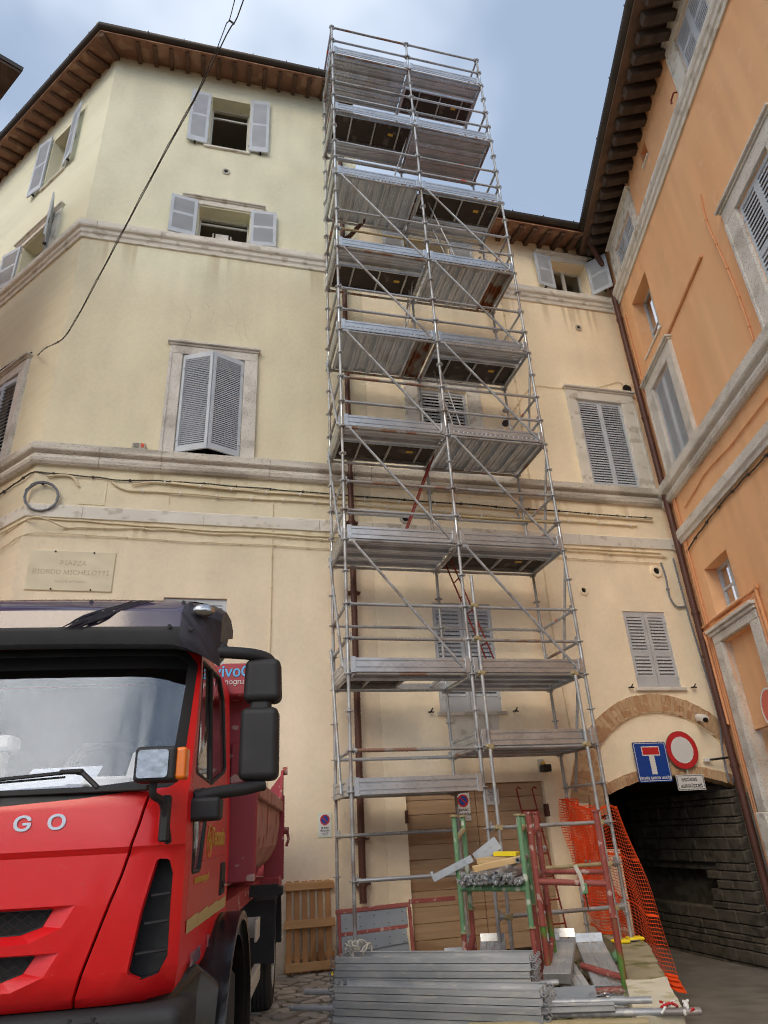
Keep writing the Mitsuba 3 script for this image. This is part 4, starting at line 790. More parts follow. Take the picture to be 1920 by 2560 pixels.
q = thing('warning_notice', 'white printed warning notice headed ATTENZIONE on the wooden gate', 'sign')
part(q, 'plate', prism(sbox(2.40, 1.925, 2.66, 2.145), .06, .066), 'sign_white', FF); noparking(q, 2.435, 1.985, .022, .058)
part(q, 'triangle', prism(Polygon([(2.41, 2.07), (2.46, 2.07), (2.435, 2.115)]).difference(Polygon([(2.421, 2.077), (2.449, 2.077), (2.435, 2.102)])), .057, .059), 'sign_black', FF)
part(q, 'lettering', [mv(text(t, h, .001, True), 2.56, .0595, z) for t, h, z in (('ATTENZIONE', .018, 2.115), ('CANCELLO', .018, 2.088), ('AUTOMATICO', .018, 2.06), ('non sostare nel raggio', .009, 2.03), ('di azione del cancello', .009, 2.012), ('durante il movimento', .009, 1.994), ('apertura con comando', .009, 1.976))], 'sign_black', FF)
q = thing('red_ring_sign', 'red round sign with a white ring fixed on the blocked portal at the right edge', 'sign')
sx = 2.0; part(q, 'disc', cyl((sx, -.03, 3.02), 'y', .30, .01, 40), 'sign_faded', FO); part(q, 'ring', ring((sx, -.037, 3.02), 'y', .27, .30, .004, 40), 'sign_white', FO); part(q, 'bracket', [box(sx - .02, sx + .02, -.025, .1, 2.8, 3.24), box(sx - .02, sx + .02, -.025, .1, 2.75, 2.79)], 'grey_plastic', FO)
# cable strung high over the piazza
q = thing('overhead_cable', 'pair of clamped overhead wires sagging to the corner of the yellow building', 'cable')
CAT = [(-1.05, -8.9, 8.45), (-1.55, -7.1, 7.98), (-1.89, -5.83, 7.80), (-2.01, -5.56, 7.77), (-2.28, -4.92, 7.78), (-2.54, -4.34, 7.84), (-2.96, -3.36, 7.97), (-3.40, -2.35, 8.06), (-3.92, -1.14, 8.22), (-4.27, -.34, 8.47), (-4.80, .8, 9.16), (-5.32, 2.10, 9.95)]
w1 = curve(CAT, 4); tt = np.arange(len(w1))
sep = np.clip(.02 + .11 * (1 - tt / 14.), .012, .2)
w2 = w1 + np.c_[-sep * .9 + .004 * np.sin(tt * 2.1), 0 * tt, sep * .25 + .008 * np.cos(tt * 1.7)]
part(q, 'wire', tube(w1, .0055, 6), 'cable_black', smooth=40); part(q, 'wire', tube(w2, .0042, 6), 'cable_black', smooth=40)
for i in range(10, len(w1) - 1, 3): part(q, 'clamp', tube([w1[i] - (0, 0, .014), w2[i] + (0, 0, .01)], .008, 6), 'cable_black')
cable('black cable running on along the yellow side wall from the overhead wires', [[SP(.95, 10.08, .05), SP(1.4, 10.12, .1), SP(2.6, 10.14, .12), SP(4, 10.2, .1)]], 'cable_black', .012, .006, clips=False)

# ================================================================ the scaffold tower
sc_ = thing('scaffold_tower', 'tall galvanised steel scaffold tower of eight decks standing against the facade', 'scaffold')
ZD = 3.6; D = 1.14; L1 = 1.8; XS = (0, L1, 2 * L1)
ZK = [ZD + 2 * k for k in range(8)]
r_out = Polygon([(.062 * math.cos(t), .062 * math.sin(t)) for t in np.linspace(0, 2 * math.pi, 24, endpoint=False)])
for a in range(8): r_out = r_out.difference(Point(.045 * math.cos(a * math.pi / 4), .045 * math.sin(a * math.pi / 4)).buffer(.0105, quad_segs=2))
ros = shared(flat(r_out.difference(Point(0, 0).buffer(.024, quad_segs=3)), -.005, .005), 'tube_steel')
for y, zb in ((0, (.02, .02, .24)), (D, (.02, .02, .02))):
    for x, z0 in zip(XS, zb):
        k = number(sc_ + '__standard'); top = 18.66
        part(k, 'pole', tube([(x, y, z0), (x, y, top)], .0242, 12), 'tube_steel', smooth=40)
        z = 1.1
        while z < top + .01: put(k, 'rosette', ros, TM(x, y, z, rz=11)); z += .5
        part(k, 'spigot', [tube([(x, y, z - .12), (x, y, z + .12)], .0275, 12) for z in (3.9, 5.9, 7.9, 9.9, 11.9, 13.9, 15.9, 17.85)], 'galvanised', smooth=40)
        part(k, 'base_jack', [box(x - .075, x + .075, y - .075, y + .075, z0 - .018, z0 - .008), tube([(x, y, z0 - .01), (x, y, z0 + .35)], .019, 10), cyl((x, y, z0 + .28), 'z', .04, .03, 12)], 'galvanised')
def ledger(name, a, b, m='tube_steel', heads=True, r=.0242, band=0):
    a, b = np.array(a, float), np.array(b, float); d = (b - a) / np.linalg.norm(b - a); k = number(sc_ + '__' + name)
    if m == 'tube_steel': m = rng.choice(['tube_steel', 'tube_steel', 'galvanised', 'tube_rusty'])
    part(k, 'tube', tube([a + d * .05, (a + b) / 2 + (0, 0, -rng.uniform(0, .006)), b - d * .05], r, 10), m, smooth=40)
    if heads:
        ms = []
        for e, s in ((a, 1), (b, -1)):
            p = e + d * s * .055
            ms.append(trimesh.util.concatenate([tube([e + d * s * .03, e + d * s * .085], .031, 8), mv(box(-.006, .006, -.02, .02, -.05, .075), *(e + d * s * .047), rz=math.degrees(math.atan2(d[1], d[0])))]))
        part(k, 'wedge_head', ms, 'tube_steel')
    if band: part(k, 'colour_band', tube([a + (b - a) * (band - .04), a + (b - a) * (band + .03)], r + .0012, 10), 'orange_band', smooth=40)
for i in (0, 1):
    xa, xb = XS[i], XS[i + 1]
    for k, z in enumerate(ZK):
        ledger('ledger', (xa, 0, z), (xb, 0, z)); ledger('ledger', (xa, D, z), (xb, D, z))
        for h in (.5, 1.0): ledger('guard_rail', (xa, 0, z + h), (xb, 0, z + h), 'red_paint_metal' if 0 else ('cream_tube' if (k, i, h) in ((1, 1, .5), (4, 0, .5)) else 'tube_steel'), band=.55 if (k, i) == (5, 1) else 0)
        if k in (0, 1, 4, 7): ledger('guard_rail', (xa, D, z + 1.0), (xb, D, z + 1.0))
    ledger('ledger', (xa, 0, 2.6), (xb, 0, 2.6)); ledger('ledger', (xa, D, 2.6), (xb, D, 2.6))
ledger('ledger', (0, 0, 2.1), (1.8, 0, 2.1)); ledger('ledger', (0, D, 2.1), (1.8, D, 2.1)); ledger('ledger', (0, D, 1.6), (1.8, D, 1.6)); ledger('ledger', (0, 0, 1.1), (1.8, 0, 1.1))
ledger('ledger', (1.8, 0, 1.6), (3.6, 0, 1.6)); ledger('ledger', (1.8, 0, .6), (3.6, 0, .6)); ledger('ledger', (1.8, 0, 1.1), (3.6, 0, 1.1), 'cream_tube')
for x in (0, 3.6):
    for k, z in enumerate(ZK):
        for h in (0, .5, 1.0): ledger('transom' if h == 0 else 'end_rail', (x, 0, z + h), (x, D, z + h), band=.5 if h else 0)
    for z in ((2.6, 2.1, 1.6) if x == 0 else (2.6, 2.1, 1.1, .6)): ledger('transom', (x, 0, z), (x, D, z))
for z in ZK + [2.6, 2.1]: ledger('transom', (1.8, 0, z), (1.8, D, z))
def brace(a, b, m='tube_steel'):
    a, b = np.array(a, float), np.array(b, float); d = (b - a) / np.linalg.norm(b - a); k = number(sc_ + '__brace')
    part(k, 'tube', tube([a, b], .0215, 10), m, smooth=40); part(k, 'end_plate', [mv(box(-.05, .05, -.005, .005, -.022, .022), *p, rz=math.degrees(math.atan2(d[1], d[0])), ry=-math.degrees(math.asin(d[2])) * 0) for p in (a, b)], 'tube_steel')
for k in (5, 4, 3, 2, 1):
    for x in (0, 1.8): brace((x + .10, -.045, ZK[k] - .02), (x + 1.70, -.045, ZK[k - 1] + .05), 'tube_steel')
for k in (3, 2, 1): brace((-.05, D - .06, ZK[k] + .12), (-.05, .12, ZK[k - 1] + .12)); brace((3.65, .06, ZK[k] - .1), (3.65, D - .5, ZK[k - 1] + .35))
brace((-.05, D - .05, 4.2), (-.05, .45, 2.1)); brace((3.65, .35, 3.5), (3.65, .92, 2.05))
for x, z1, z0, lab in ((1.92, 5.08, .15, 'front raking tube standing beside the middle standard'), (3.39, 3.62, .26, 'front tube clamped below the lowest full deck at the right')):
    part(sc_, 'clamp_tube', tube([(x, -.085, z0), (x, -.085, z1)], .0242, 12), 'tube_steel', smooth=40, label=lab)
    for z in (4.6, 4.1, 3.6, 2.6, 1.6, 1.1, .6):
        if z < z1: part(sc_, 'coupler', [cyl((x, -.05, z), 'y', .045, .07, 10), mv(cbox(-.05, .05, -.03, .03, -.03, .03, .01), x, -.085, z, ry=20), tube([(x + .03, -.06, z - .02), (x + .07, -.05, z + .03)], .012, 6)], 'cream_tube')
for z in (13.35, 11.9, 9.05, 6.9): part(sc_, 'coupler', [cyl((3.52, D - .06, z), 'y', .05, .08, 10), tube([(3.45, D - .1, z - .25), (3.62, D + .3, z + .12)], .0242, 8)], 'tube_steel')
# decks: cross section of a steel plank (width, height), extruded along its length
def plank_profile(w):
    t = .0035; pts = [(.042, -.066), (.003, -.07), (.003, -.003), (w * .30, 0), (w * .33, -.022), (w * .40, -.022), (w * .43, 0), (w * .57, 0), (w * .60, -.022), (w * .67, -.022), (w * .70, 0), (w - .003, -.003), (w - .003, -.07), (w - .042, -.066)]
    return LineString(pts).buffer(t / 2, cap_style=2, join_style=2)
PW_ = .32; plong = shared([prism(plank_profile(PW_), 0, 1.74)] + [mv(box(.03, PW_ - .03, y - .003, y + .003, -.05, -.004)) for y in (.02, 1.72)], 'deck_steel')
pcross_m = [prism(plank_profile(PW_ + .01), 0, 1.10)] + [box(.02, PW_ - .02, y - .003, y + .003, -.055, -.004) for y in (.02, 1.08)]
hooks = [mv(tube([(h, 0, -.03), (h, -.035, -.02), (h, -.055, .01), (h, -.04, .035)], .013, 6)) for h in (.05, .14, .23, .30)]
pcross = shared(pcross_m + hooks, 'deck_steel'); prusty = shared(pcross_m + hooks, 'deck_rusty')
hook_l = shared([tube([(h, 0, -.03), (h, -.04, -.015), (h, -.05, .02), (h, -.02, .034)], .012, 6) for h in (.06, .26)], 'galvanised')
def deck_long(x, z, rows, hatch=None, open_=False):
    """planks along the bay at the depths in rows; hatch = depth at which the plywood trapdoor panel lies"""
    for y in rows:
        k = number(sc_ + '__deck_plank'); M_ = TM(x + 1.77, y, z + .075, rz=90); put(k, 'plank', plong, M_); put(k, 'hook_row', hook_l, TM(x + .05, y, z + .05, rz=-90) @ TM(-PW_, 0, 0)); put(k, 'hook_row', hook_l, TM(x + 1.75, y, z + .05, rz=90))
    if hatch is not None:
        k = number(sc_ + '__hatch_deck'); w = .62; y = hatch; x0, x1 = x + .03, x + 1.77
        part(k, 'panel', box(x0 + .02, x0 + .92 if open_ else x1 - .02, y + .02, y + w - .02, z + .062, z + .074), 'hatch_ply')
        part(k, 'rim_bar', [box(x0, x1, y, y + .022, z - .005, z + .076), box(x0, x1, y + w - .022, y + w, z - .005, z + .076), box(x0, x0 + .03, y + .022, y + w - .022, z, z + .07), box(x1 - .03, x1, y + .022, y + w - .022, z, z + .07)], 'galvanised')
        part(k, 'crossbar', [box(xc - .014, xc + .014, y + .022, y + w - .022, z + .02, z + .061) for xc in (x + .42, x + .95, x + 1.5)], 'plank_steel')
        part(k, 'maker_plate', box(x + 1.28, x + 1.40, y + .25, y + .31, z + .056, z + .0615), 'gold_text')
def deck_cross(x, z, rust=None):
    for i in range(5):
        k = number(sc_ + '__deck_plank'); put(k, 'plank', prusty if i == rust else pcross, TM(x + .07 + i * .335, .015, z + .065))
brand = mv(text('MARCEGAGLIA', .046, .003, True), 0, 0, 0)
tb_prof = LineString([(-.006, 0), (.004, .004), (.004, .05), (-.010, .056), (-.010, .066), (.004, .072), (.004, .142), (-.010, .148), (-.010, .158), (.004, .164), (.004, .198), (-.012, .2)]).buffer(.0012, cap_style=2)
def toe(a, b, z, out=1, name=True, flip=False, h=.185):
    a, b = np.array(a, float), np.array(b, float); L = np.linalg.norm(b - a); ang = math.degrees(math.atan2(b[1] - a[1], b[0] - a[0]))
    k = number(sc_ + '__toe_board'); m = yzprism(tb_prof, .055, L - .055); m.vertices[:, 1] *= -1 if 0 else 1
    v = m.vertices.copy(); v[:, 1] = -v[:, 1]; m.vertices = v; m.invert()
    M_ = TM(*a, z, rz=ang) if not flip else TM(*b, z + .2, rz=ang) @ np.diag([-1., 1, -1, 1])
    if flip: M_ = TM(a[0], a[1], z, rz=ang) @ TM(L / 2, 0, .1) @ rotm(math.pi, (0, 1, 0)) @ TM(-L / 2, 0, -.1)
    part(k, 'board', m, 'galvanised', M_); part(k, 'end_bracket', [cbox(.03, .10, -.016, .004, -.01, .215, .004), cbox(L - .10, L - .03, -.016, .004, -.01, .215, .004)], 'galvanised', M_)
    if name: part(k, 'embossed_lettering', mv(brand, L * .5, -.004, .085), 'galvanised', M_)
for k, z in enumerate(ZK):
    for x in (0, 1.8): toe((x, -.035), (x + 1.8, -.035), z + .02, name=k < 4)
    toe((-.03, D), (-.03, 0), z + .02, name=False); toe((3.63, 0), (3.63, D), z + .02, name=False)
toe((1.8, -.035), (3.6, -.035), 2.62); toe((0, -.035), (1.8, -.035), 2.06, flip=True); toe((-.03, D), (-.03, 0), 2.06, name=False); toe((1.79, D), (1.79, 0), 2.62, name=False); toe((3.63, 0), (3.63, D), 2.62, name=False)
R3_ = (.06, .40, .74); FRONT = (.06,); BACKP = (.72,)
z = ZK
deck_long(0, z[7], R3_); deck_long(1.8, z[7], FRONT, .42)
deck_long(0, z[6], BACKP, .06); deck_long(1.8, z[6], R3_)
deck_cross(0, z[5]); deck_long(1.8, z[5], BACKP, .06)
deck_long(0, z[4], FRONT, .42); deck_cross(1.8, z[4], 4)
deck_cross(0, z[3], 4); deck_long(1.8, z[3], FRONT, .42)
deck_long(0, z[2], FRONT, .42); deck_cross(1.8, z[2])
deck_long(0, z[1], R3_); deck_long(1.8, z[1], FRONT, .42)
deck_long(0, z[0], FRONT, .42, True); deck_long(1.8, z[0], R3_)
deck_long(1.8, 2.6, R3_); deck_long(0, 2.1, R3_)
# ladders between the decks and by the gate
def ladder(label, a, b, m, w=.26, side=(0, 1, 0), step=.28, r=.0135, group=None, hooks_=False):
    a, b = np.array(a, float), np.array(b, float); s = np.array(side, float); k = thing('ladder', label, 'ladder', group)
    for q in (-1, 1): 
        pts = [a + s * w / 2 * q, b + s * w / 2 * q]
        if hooks_: pts = [pts[0], pts[1], pts[1] + (.02, -.03, .03), pts[1] + (.05, -.05, 0)]
        part(k, 'stile', tube(pts, r, 8), m, smooth=40)
    L = np.linalg.norm(b - a)
    for i in range(1, int(L / step)):
        p = a + (b - a) * i * step / L; part(k, 'rung', tube([p - s * w / 2, p + s * w / 2], r * .8, 7), m, smooth=40)
S = (.6, .8, 0)
ladder('red steel ladder slanting up leftward through the hatch of the third deck', (1.02, .80, 5.7), (1.80, .80, 7.66), 'red_paint_metal', side=(0, 1, 0))
ladder('red steel ladder behind the raking tube below the second deck', (2.55, .8, 3.72), (1.90, .8, 5.66), 'red_paint_metal')
ladder('grey steel ladder below the right hatch of the fourth deck', (2.45, .75, 7.75), (2.02, .75, 9.66), 'tube_steel')
ladder('grey steel ladder below the right hatch of the sixth deck', (2.65, .45, 11.75), (2.05, .45, 13.66), 'tube_steel')
ladder('grey steel ladder with a red foot below the left hatch of the fifth deck', (1.35, .75, 9.75), (1.66, .75, 11.66), 'tube_steel')
ladder('grey steel ladder below the left hatch of the seventh deck', (1.2, .45, 13.75), (1.72, .45, 15.66), 'tube_steel')
ladder('grey steel ladder below the right hatch of the topmost deck', (2.4, .75, 15.75), (2.0, .75, 17.66), 'tube_steel')
ladder('thin dark red hooked ladder leaning against the wooden gate', (3.17, 1.12, .03), (3.02, 1.38, 2.12), 'red_paint_metal', side=(.99, .1, 0), w=.28, step=.30, hooks_=True)
# ================================================================ the tipper truck
OT = (-3.0334, -5.7268, 0.0); XT = V_(-9.0); YT = (-XT[1], XT[0])
FT = frame(OT, XT, YT)
tr = thing('tipper_truck', 'red tipper truck with a dark roof visor parked at the left', 'truck')
# ---- cab as one lofted solid: half width, front line, at each height
ZL = [1.04, 1.08, 1.16, 1.40, 1.585, 1.61, 1.76, 1.82, 1.86, 2.10, 2.40, 2.54, 2.62, 2.66]
WL = [1.09, 1.115, 1.13, 1.135, 1.135, 1.135, 1.13, 1.128, 1.125, 1.115, 1.10, 1.09, 1.06, 1.0]
FL = [.20, .14, .10, .07, .068, .050, .055, .075, .115, .22, .35, .41, .47, .56]
def half(z): return float(np.interp(z, ZL, WL))
def front(x, z):
    w = half(z); u = min(abs(x) / w, 1.0)
    return float(np.interp(z, ZL, FL)) + .05 * u * u + .10 * max(0, (u - .72) / .28) ** 3
def loft(inset=0.0, zlo=1.04, zhi=2.66, rear=1.72):
    zs = sorted(set([zlo, zhi] + [z for z in ZL if zlo < z < zhi])); us = np.r_[np.linspace(-1, -.72, 7), np.linspace(-.6, .6, 9), np.linspace(.72, 1, 7)]
    V, n = [], len(us) + 4
    for z in zs:
        w = half(z); loop = []
        for u in us:
            loop.append((u * (w - inset), front(u * w, z) + inset))
        yf = front(w, z) + inset
        loop += [(w - inset - (.012 if 0 else 0), yf + .05), (w - inset, rear - inset), (-(w - inset), rear - inset), (-(w - inset), yf + .05)]
        V += [(x, y, z) for x, y in loop]
    F = []
    for a in range(len(zs) - 1):
        for j in range(n):
            q = (a * n + j, a * n + (j + 1) % n, (a + 1) * n + (j + 1) % n, (a + 1) * n + j); F += [(q[0], q[1], q[2]), (q[0], q[2], q[3])]
    for base, s in ((0, -1), ((len(zs) - 1) * n, 1)):
        cidx = len(V); ring_ = np.array(V[base:base + n]); V.append(tuple(ring_.mean(0)))
        for j in range(n): F.append((cidx, base + j, base + (j + 1) % n) if s > 0 else (cidx, base + (j + 1) % n, base + j))
    m = trimesh.Trimesh(V, F, process=True); m.fix_normals(); return m
outer = man(loft()); inner = man(loft(.03, 1.07, 2.63)); shell = outer - inner
def px_(poly, y0=-.5, y1=1.0): return man(prism(poly, y0, y1))
def sx_(poly, x0=.7, x1=1.4): return man(yzprism(poly, x0, x1))
WS = Polygon([(-1.03, 1.885), (-.7, 1.85), (-.35, 1.83), (0, 1.825), (.35, 1.83), (.7, 1.85), (1.03, 1.885), (1.042, 2.0), (1.035, 2.45), (.99, 2.50), (-.99, 2.50), (-1.035, 2.45), (-1.042, 2.0)])
SW = Polygon([(.42, 1.92), (.60, 2.50), (1.30, 2.56), (1.42, 2.44), (1.50, 2.03), (1.44, 2.0), (.92, 1.90)]).buffer(-.02).buffer(.02)
LWN = Polygon([(.36, 1.83), (.70, 1.86), (.74, 1.70), (.62, 1.49), (.40, 1.49)]).buffer(-.03).buffer(.03)
seam = LineString([(.985, 1.84), (.955, 1.7), (.90, 1.5), (.80, 1.22), (.73, 1.02)])
hoodcut = Polygon([(-.985, 1.86), (.985, 1.86), (.955, 1.7), (.90, 1.5), (.80, 1.22), (.73, .9), (-.73, .9), (-.80, 1.22), (-.90, 1.5), (-.955, 1.7)])
VENT = Polygon([(1.035, 1.555), (1.075, 1.55), (1.09, 1.50), (1.088, 1.2), (1.06, 1.145), (1.0, 1.13), (.955, 1.155), (.962, 1.2), (.99, 1.36)]).buffer(-.012).buffer(.012)
def sym(r): return [(x, z) for x, z in r] + [(-x, z) for x, z in r[::-1] if x > 0]
G1r, L1r = [(0, 1.40), (.635, 1.395), (.60, 1.335), (.52, 1.312), (0, 1.30)], [(0, 1.41), (.735, 1.408), (.69, 1.33), (.57, 1.282), (0, 1.272)]
G2r, L2r = [(0, 1.24), (.585, 1.235), (.545, 1.178), (.47, 1.155), (0, 1.148)], [(0, 1.247), (.69, 1.245), (.64, 1.165), (.52, 1.12), (0, 1.11)]
G1, G2, L1p, L2p = Polygon(sym(G1r)), Polygon(sym(G2r)), Polygon(sym(L1r)), Polygon(sym(L2r))
glassarea = px_(WS.buffer(.045)); body = shell - glassarea
gasket = (shell ^ px_(WS.buffer(.0445))) - px_(WS)
hood = (body ^ px_(hoodcut, -.5, .6)) - px_(seam.buffer(.006), -.5, .6) - px_(L1p, -.5, .6) - px_(L2p, -.5, .6)
hood = hood ^ px_(sbox(-1.2, 1.0, 1.2, 1.835), -.5, .6)
DOOR = sbox(.33, 0.9, 1.7, 2.6)
rest = body - px_(hoodcut.union(seam.buffer(.006)), -.5, .6)
rest = rest - sx_(SW) - sx_(LWN) - px_(VENT.buffer(.004), -.5, .7)
doorpoly = Polygon([(.34, 1.30), (.34, 1.86), (.56, 2.575), (1.32, 2.60), (1.47, 2.48), (1.62, 1.9), (1.66, 1.30), (1.2, 1.25)])
door = (rest ^ sx_(doorpoly.buffer(-.004), .85, 1.4)); rest = rest - sx_(doorpoly.buffer(.004), .85, 1.4)
part(tr, 'cab', rest, 'truck_red', FT, smooth=30)
part(tr, 'front_panel', hood, 'truck_red', FT, smooth=30)
dr_ = number(tr + '__door'); part(dr_, 'skin', door, 'truck_red_faded', FT, smooth=30, label='faded red cab door with yellow lettering')
part(tr, 'windscreen_gasket', gasket, 'black_plastic', FT, smooth=30)
# recessed grille slots with sloping lips and a diagonal mesh
def dens(r, n=14):
    r = np.array(sym(r) + [sym(r)[0]]); return np.vstack([a + (b - a) * t for a, b in zip(r[:-1], r[1:]) for t in np.linspace(0, 1, n, endpoint=False)])
def lip(gr, lr, depth):
    V = []; F = []; ins, out = dens(gr), dens(lr); n = len(ins)
    for a, b in zip(out, ins): V += [(a[0], front(a[0], a[1]) + .001, a[1]), (b[0], front(b[0], b[1]) + depth, b[1])]
    for i in range(n): j = (i + 1) % n; F += [(2 * i, 2 * j, 2 * j + 1), (2 * i, 2 * j + 1, 2 * i + 1)]
    return trimesh.Trimesh(V, F, process=False)
for pg, gr_, lr_ in ((G1, G1r, L1r), (G2, G2r, L2r)):
    k = number(tr + '__grille'); part(k, 'lip', lip(gr_, lr_, .05), 'truck_red', FT, smooth=30)
    mesh = []; x0, z0, x1, z1 = pg.bounds
    for s in (1, -1):
        for t in np.arange(x0 - .3, x1 + .3, .052):
            ls = LineString([(t, z0 - .01), (t + s * (z1 - z0 + .02) * 1.5, z1 + .01)]).intersection(pg.buffer(-.002))
            for g in getattr(ls, 'geoms', [ls]):
                if g.length > .01: (xa, za), (xb, zb) = g.coords[0], g.coords[-1]; mesh.append(tube([(xa, front(xa, za) + .047, za), (xb, front(xb, zb) + .047, zb)], .0028, 5))
    part(k, 'mesh', mesh, 'black_plastic', FT, kind='stuff'); part(k, 'rim', tube([(p[0], front(p[0], p[1]) + .048, p[1]) for p in pg.exterior.coords], .004, 6), 'black_plastic', FT)
    part(k, 'shade', prism(pg.buffer(.02), .20, .215), 'black_matt', FT)
    part(k, 'shade_panel', prism(pg.buffer(.004), .175, .18), 'black_plastic', FT)
# side air duct with three fins
k = number(tr + '__air_duct')
part(k, 'duct', prism(VENT.buffer(.03), .27, .29), 'black_plastic', FT)
V = []; F = []; n = 60
for i in range(n):
    q = VENT.buffer(.004).exterior.interpolate(i / n, normalized=True); V += [(q.x, front(q.x, q.y) - .001, q.y), (q.x - .02, front(q.x, q.y) + .12, q.y)]
for i in range(n): j = (i + 1) % n; F += [(2 * i, 2 * j, 2 * j + 1), (2 * i, 2 * j + 1, 2 * i + 1)]
part(k, 'duct_wall', trimesh.Trimesh(V, F, process=False), 'black_plastic', FT, smooth=40)
for z, a in ((1.42, 1.015), (1.32, .995), (1.215, .97)): part(k, 'fin', tube([(a, front(a, z) + .03, z), (1.085, front(1.085, z) + .02, z + .004)], .007, 7), 'black_plastic', FT)
# lettering
def on_front(m, x, z, dy=.0): m = mv(m, x, 0, z); v = m.vertices.copy(); v[:, 1] += [front(a, b) - dy for a, b in zip(v[:, 0], v[:, 2])]; m.vertices = v; return m
for ch, x in zip('EUROCARGO', [-.455 + .135 * i for i in range(9)]): part(tr, 'letter', on_front(text(ch, .056, .006, True).apply_transform(np.diag([1.35, 1, 1, 1.])), x, 1.69), 'chrome', FT)
part(dr_, 'lettering', [mv(mv(text('Tecnodu', .085, .002, True), rz=90), 1.140, 1.20, 1.595)], 'gold_text', FT)
part(dr_, 'web_address', [mv(mv(text('www.tecnogruppo.it', .032, .002), rz=90), 1.140, .68, 1.44)], 'gold_text', FT)
part(dr_, 'emblem_ring', [ring((1.137, .89, 1.615), 'x', .072, .078, .004, 30), ring((1.137, .87, 1.635), 'x', .02, .026, .004, 16), ring((1.137, .91, 1.60), 'x', .02, .026, .004, 16)], 'gold_text', FT)
part(tr, 'badge', [mv(mv(text('150E25', .05, .006, True), rz=90), 1.138, .62, 1.115), mv(mv(text('K', .05, .006, True), rz=90), 1.138, 1.0, 1.13)], 'chrome', FT)
st = [yzprism(Polygon([(a, 1.255), (e, 1.258), (e, 1.315), (a, 1.305)]), 1.1365, 1.1385) for a, e in ((.35, .62), (.625, .95), (.955, 1.3), (1.305, 1.64))]
for m in st: part(dr_, 'reflective_strip', m, 'gold_strip', FT)
hd = number(dr_ + '__handle') if 0 else dr_
part(dr_, 'handle', [mv(cbox(1.12, 1.146, 1.36, 1.53, 1.33, 1.50, .01)), ], 'black_plastic', FT); part(dr_, 'handle_grip', cbox(1.14, 1.158, 1.40, 1.50, 1.37, 1.40, .006), 'black_gloss', FT)
part(dr_, 'crease', tube([(1.137, y, 1.535 + .02 * (y - .9)) for y in np.linspace(.7, 1.62, 8)], .006, 6), 'truck_red_faded', FT, smooth=40)
# glass
def sheet(fn, nu=24, nv=14):
    V = [fn(i / (nu - 1), j / (nv - 1)) for j in range(nv) for i in range(nu)]; F = []
    for j in range(nv - 1):
        for i in range(nu - 1): a = j * nu + i; F += [(a, a + 1, a + nu + 1), (a, a + nu + 1, a + nu)]
    return trimesh.Trimesh(V, F, process=False)
def wsb(x): return 1.825 + .058 * (x / 1.03) ** 2
def ws(z0, z1, off):
    def fn(u, v):
        x = -1.042 + 2.084 * u; a = z0(x); z = a + (z1 - a) * v; w = half(z)
        return (x, float(np.interp(z, [1.82, 2.54], [.09, .405])) + .05 * (x / w) ** 2 + .06 * max(0, (abs(x) / w - .72) / .28) ** 2 + off, z)
    return fn
part(tr, 'windscreen', sheet(ws(wsb, 2.505, .012)), 'windscreen_glass', FT, smooth=True)
part(tr, 'sun_strip', sheet(ws(lambda x: 2.43, 2.51, .022), 24, 4), 'black_gloss', FT, smooth=True)  # opaque dark band standing in for the dark reflection along the glass top
def side(poly, x, m, key, nm):
    t = trimesh.creation.triangulate_polygon(poly, engine='earcut'); v = np.asarray(t[0]); f = np.asarray(t[1])
    part(key, nm, trimesh.Trimesh(np.c_[[half(b) - x for a, b in v], v], f, process=False), m, FT)
side(SW, .012, 'windscreen_glass', dr_, 'window'); side(LWN, .010, 'windscreen_glass', dr_, 'lower_window')
part(dr_, 'window_rubber', [tube([(half(b) - .004, a, b) for a, b in pg.exterior.coords], .010, 6) for pg in (SW, LWN)], 'black_plastic', FT, smooth=40)
part(dr_, 'window_post', tube([(half(1.93) - .006, .93, 1.91), (half(2.5) - .006, .90, 2.53)], .012, 6), 'black_plastic', FT)
part(tr, 'interior', [box(-1.05, 1.05, 1.62, 1.66, 1.1, 2.6), box(-1.05, 1.05, .4, 1.6, 1.08, 1.12), box(-1.05, 1.05, .4, 1.6, 2.60, 2.62)], 'black_matt', FT)
part(tr, 'dashboard', [cbox(-1.03, 1.03, .20, .75, 1.60, 1.80, .02), cbox(.0, .12, .45, .62, 1.80, 1.88, .01)], 'dash_grey', FT)
part(tr, 'seat', [cbox(s - .25, s + .25, .95, 1.12, 1.4, 2.15, .04) for s in (-.6, .6)], 'black_plastic', FT)
part(tr, 'steering_wheel', mv(trimesh.creation.torus(.21, .018), .6, .68, 1.93, rx=60), 'black_plastic', FT, smooth=True)
q = thing('papers', 'printed white papers lying on the dashboard behind the windscreen of the truck', 'papers')
part(q, 'sheet', mv(box(-.17, .17, -.12, .12, 0, .003), .48, .42, 1.90, rx=38, rz=-4), 'paper', FT); part(q, 'sheet', mv(box(-.15, .15, -.11, .11, 0, .003), .26, .40, 1.88, rx=30, rz=8), 'paper', FT)
q = thing('white_cup', 'white plastic holder lying on the dashboard at the right of the papers', 'box')
part(q, '', [mv(cbox(-.12, .10, -.05, .05, 0, .05, .012), .74, .36, 1.86, rz=10), mv(cbox(-.03, .04, -.04, .04, 0, .16, .012), .83, .38, 1.86, ry=12)], 'white_plastic', FT)
q = thing('dashboard_box', 'cream coloured toll box standing on the dashboard at the left edge', 'box')
part(q, 'cap', cbox(.02, .23, .42, .56, 2.06, 2.13, .015), 'white_plastic', FT); part(q, 'stand', cbox(.05, .19, .44, .54, 1.80, 2.06, .012), 'grey_plastic', FT)
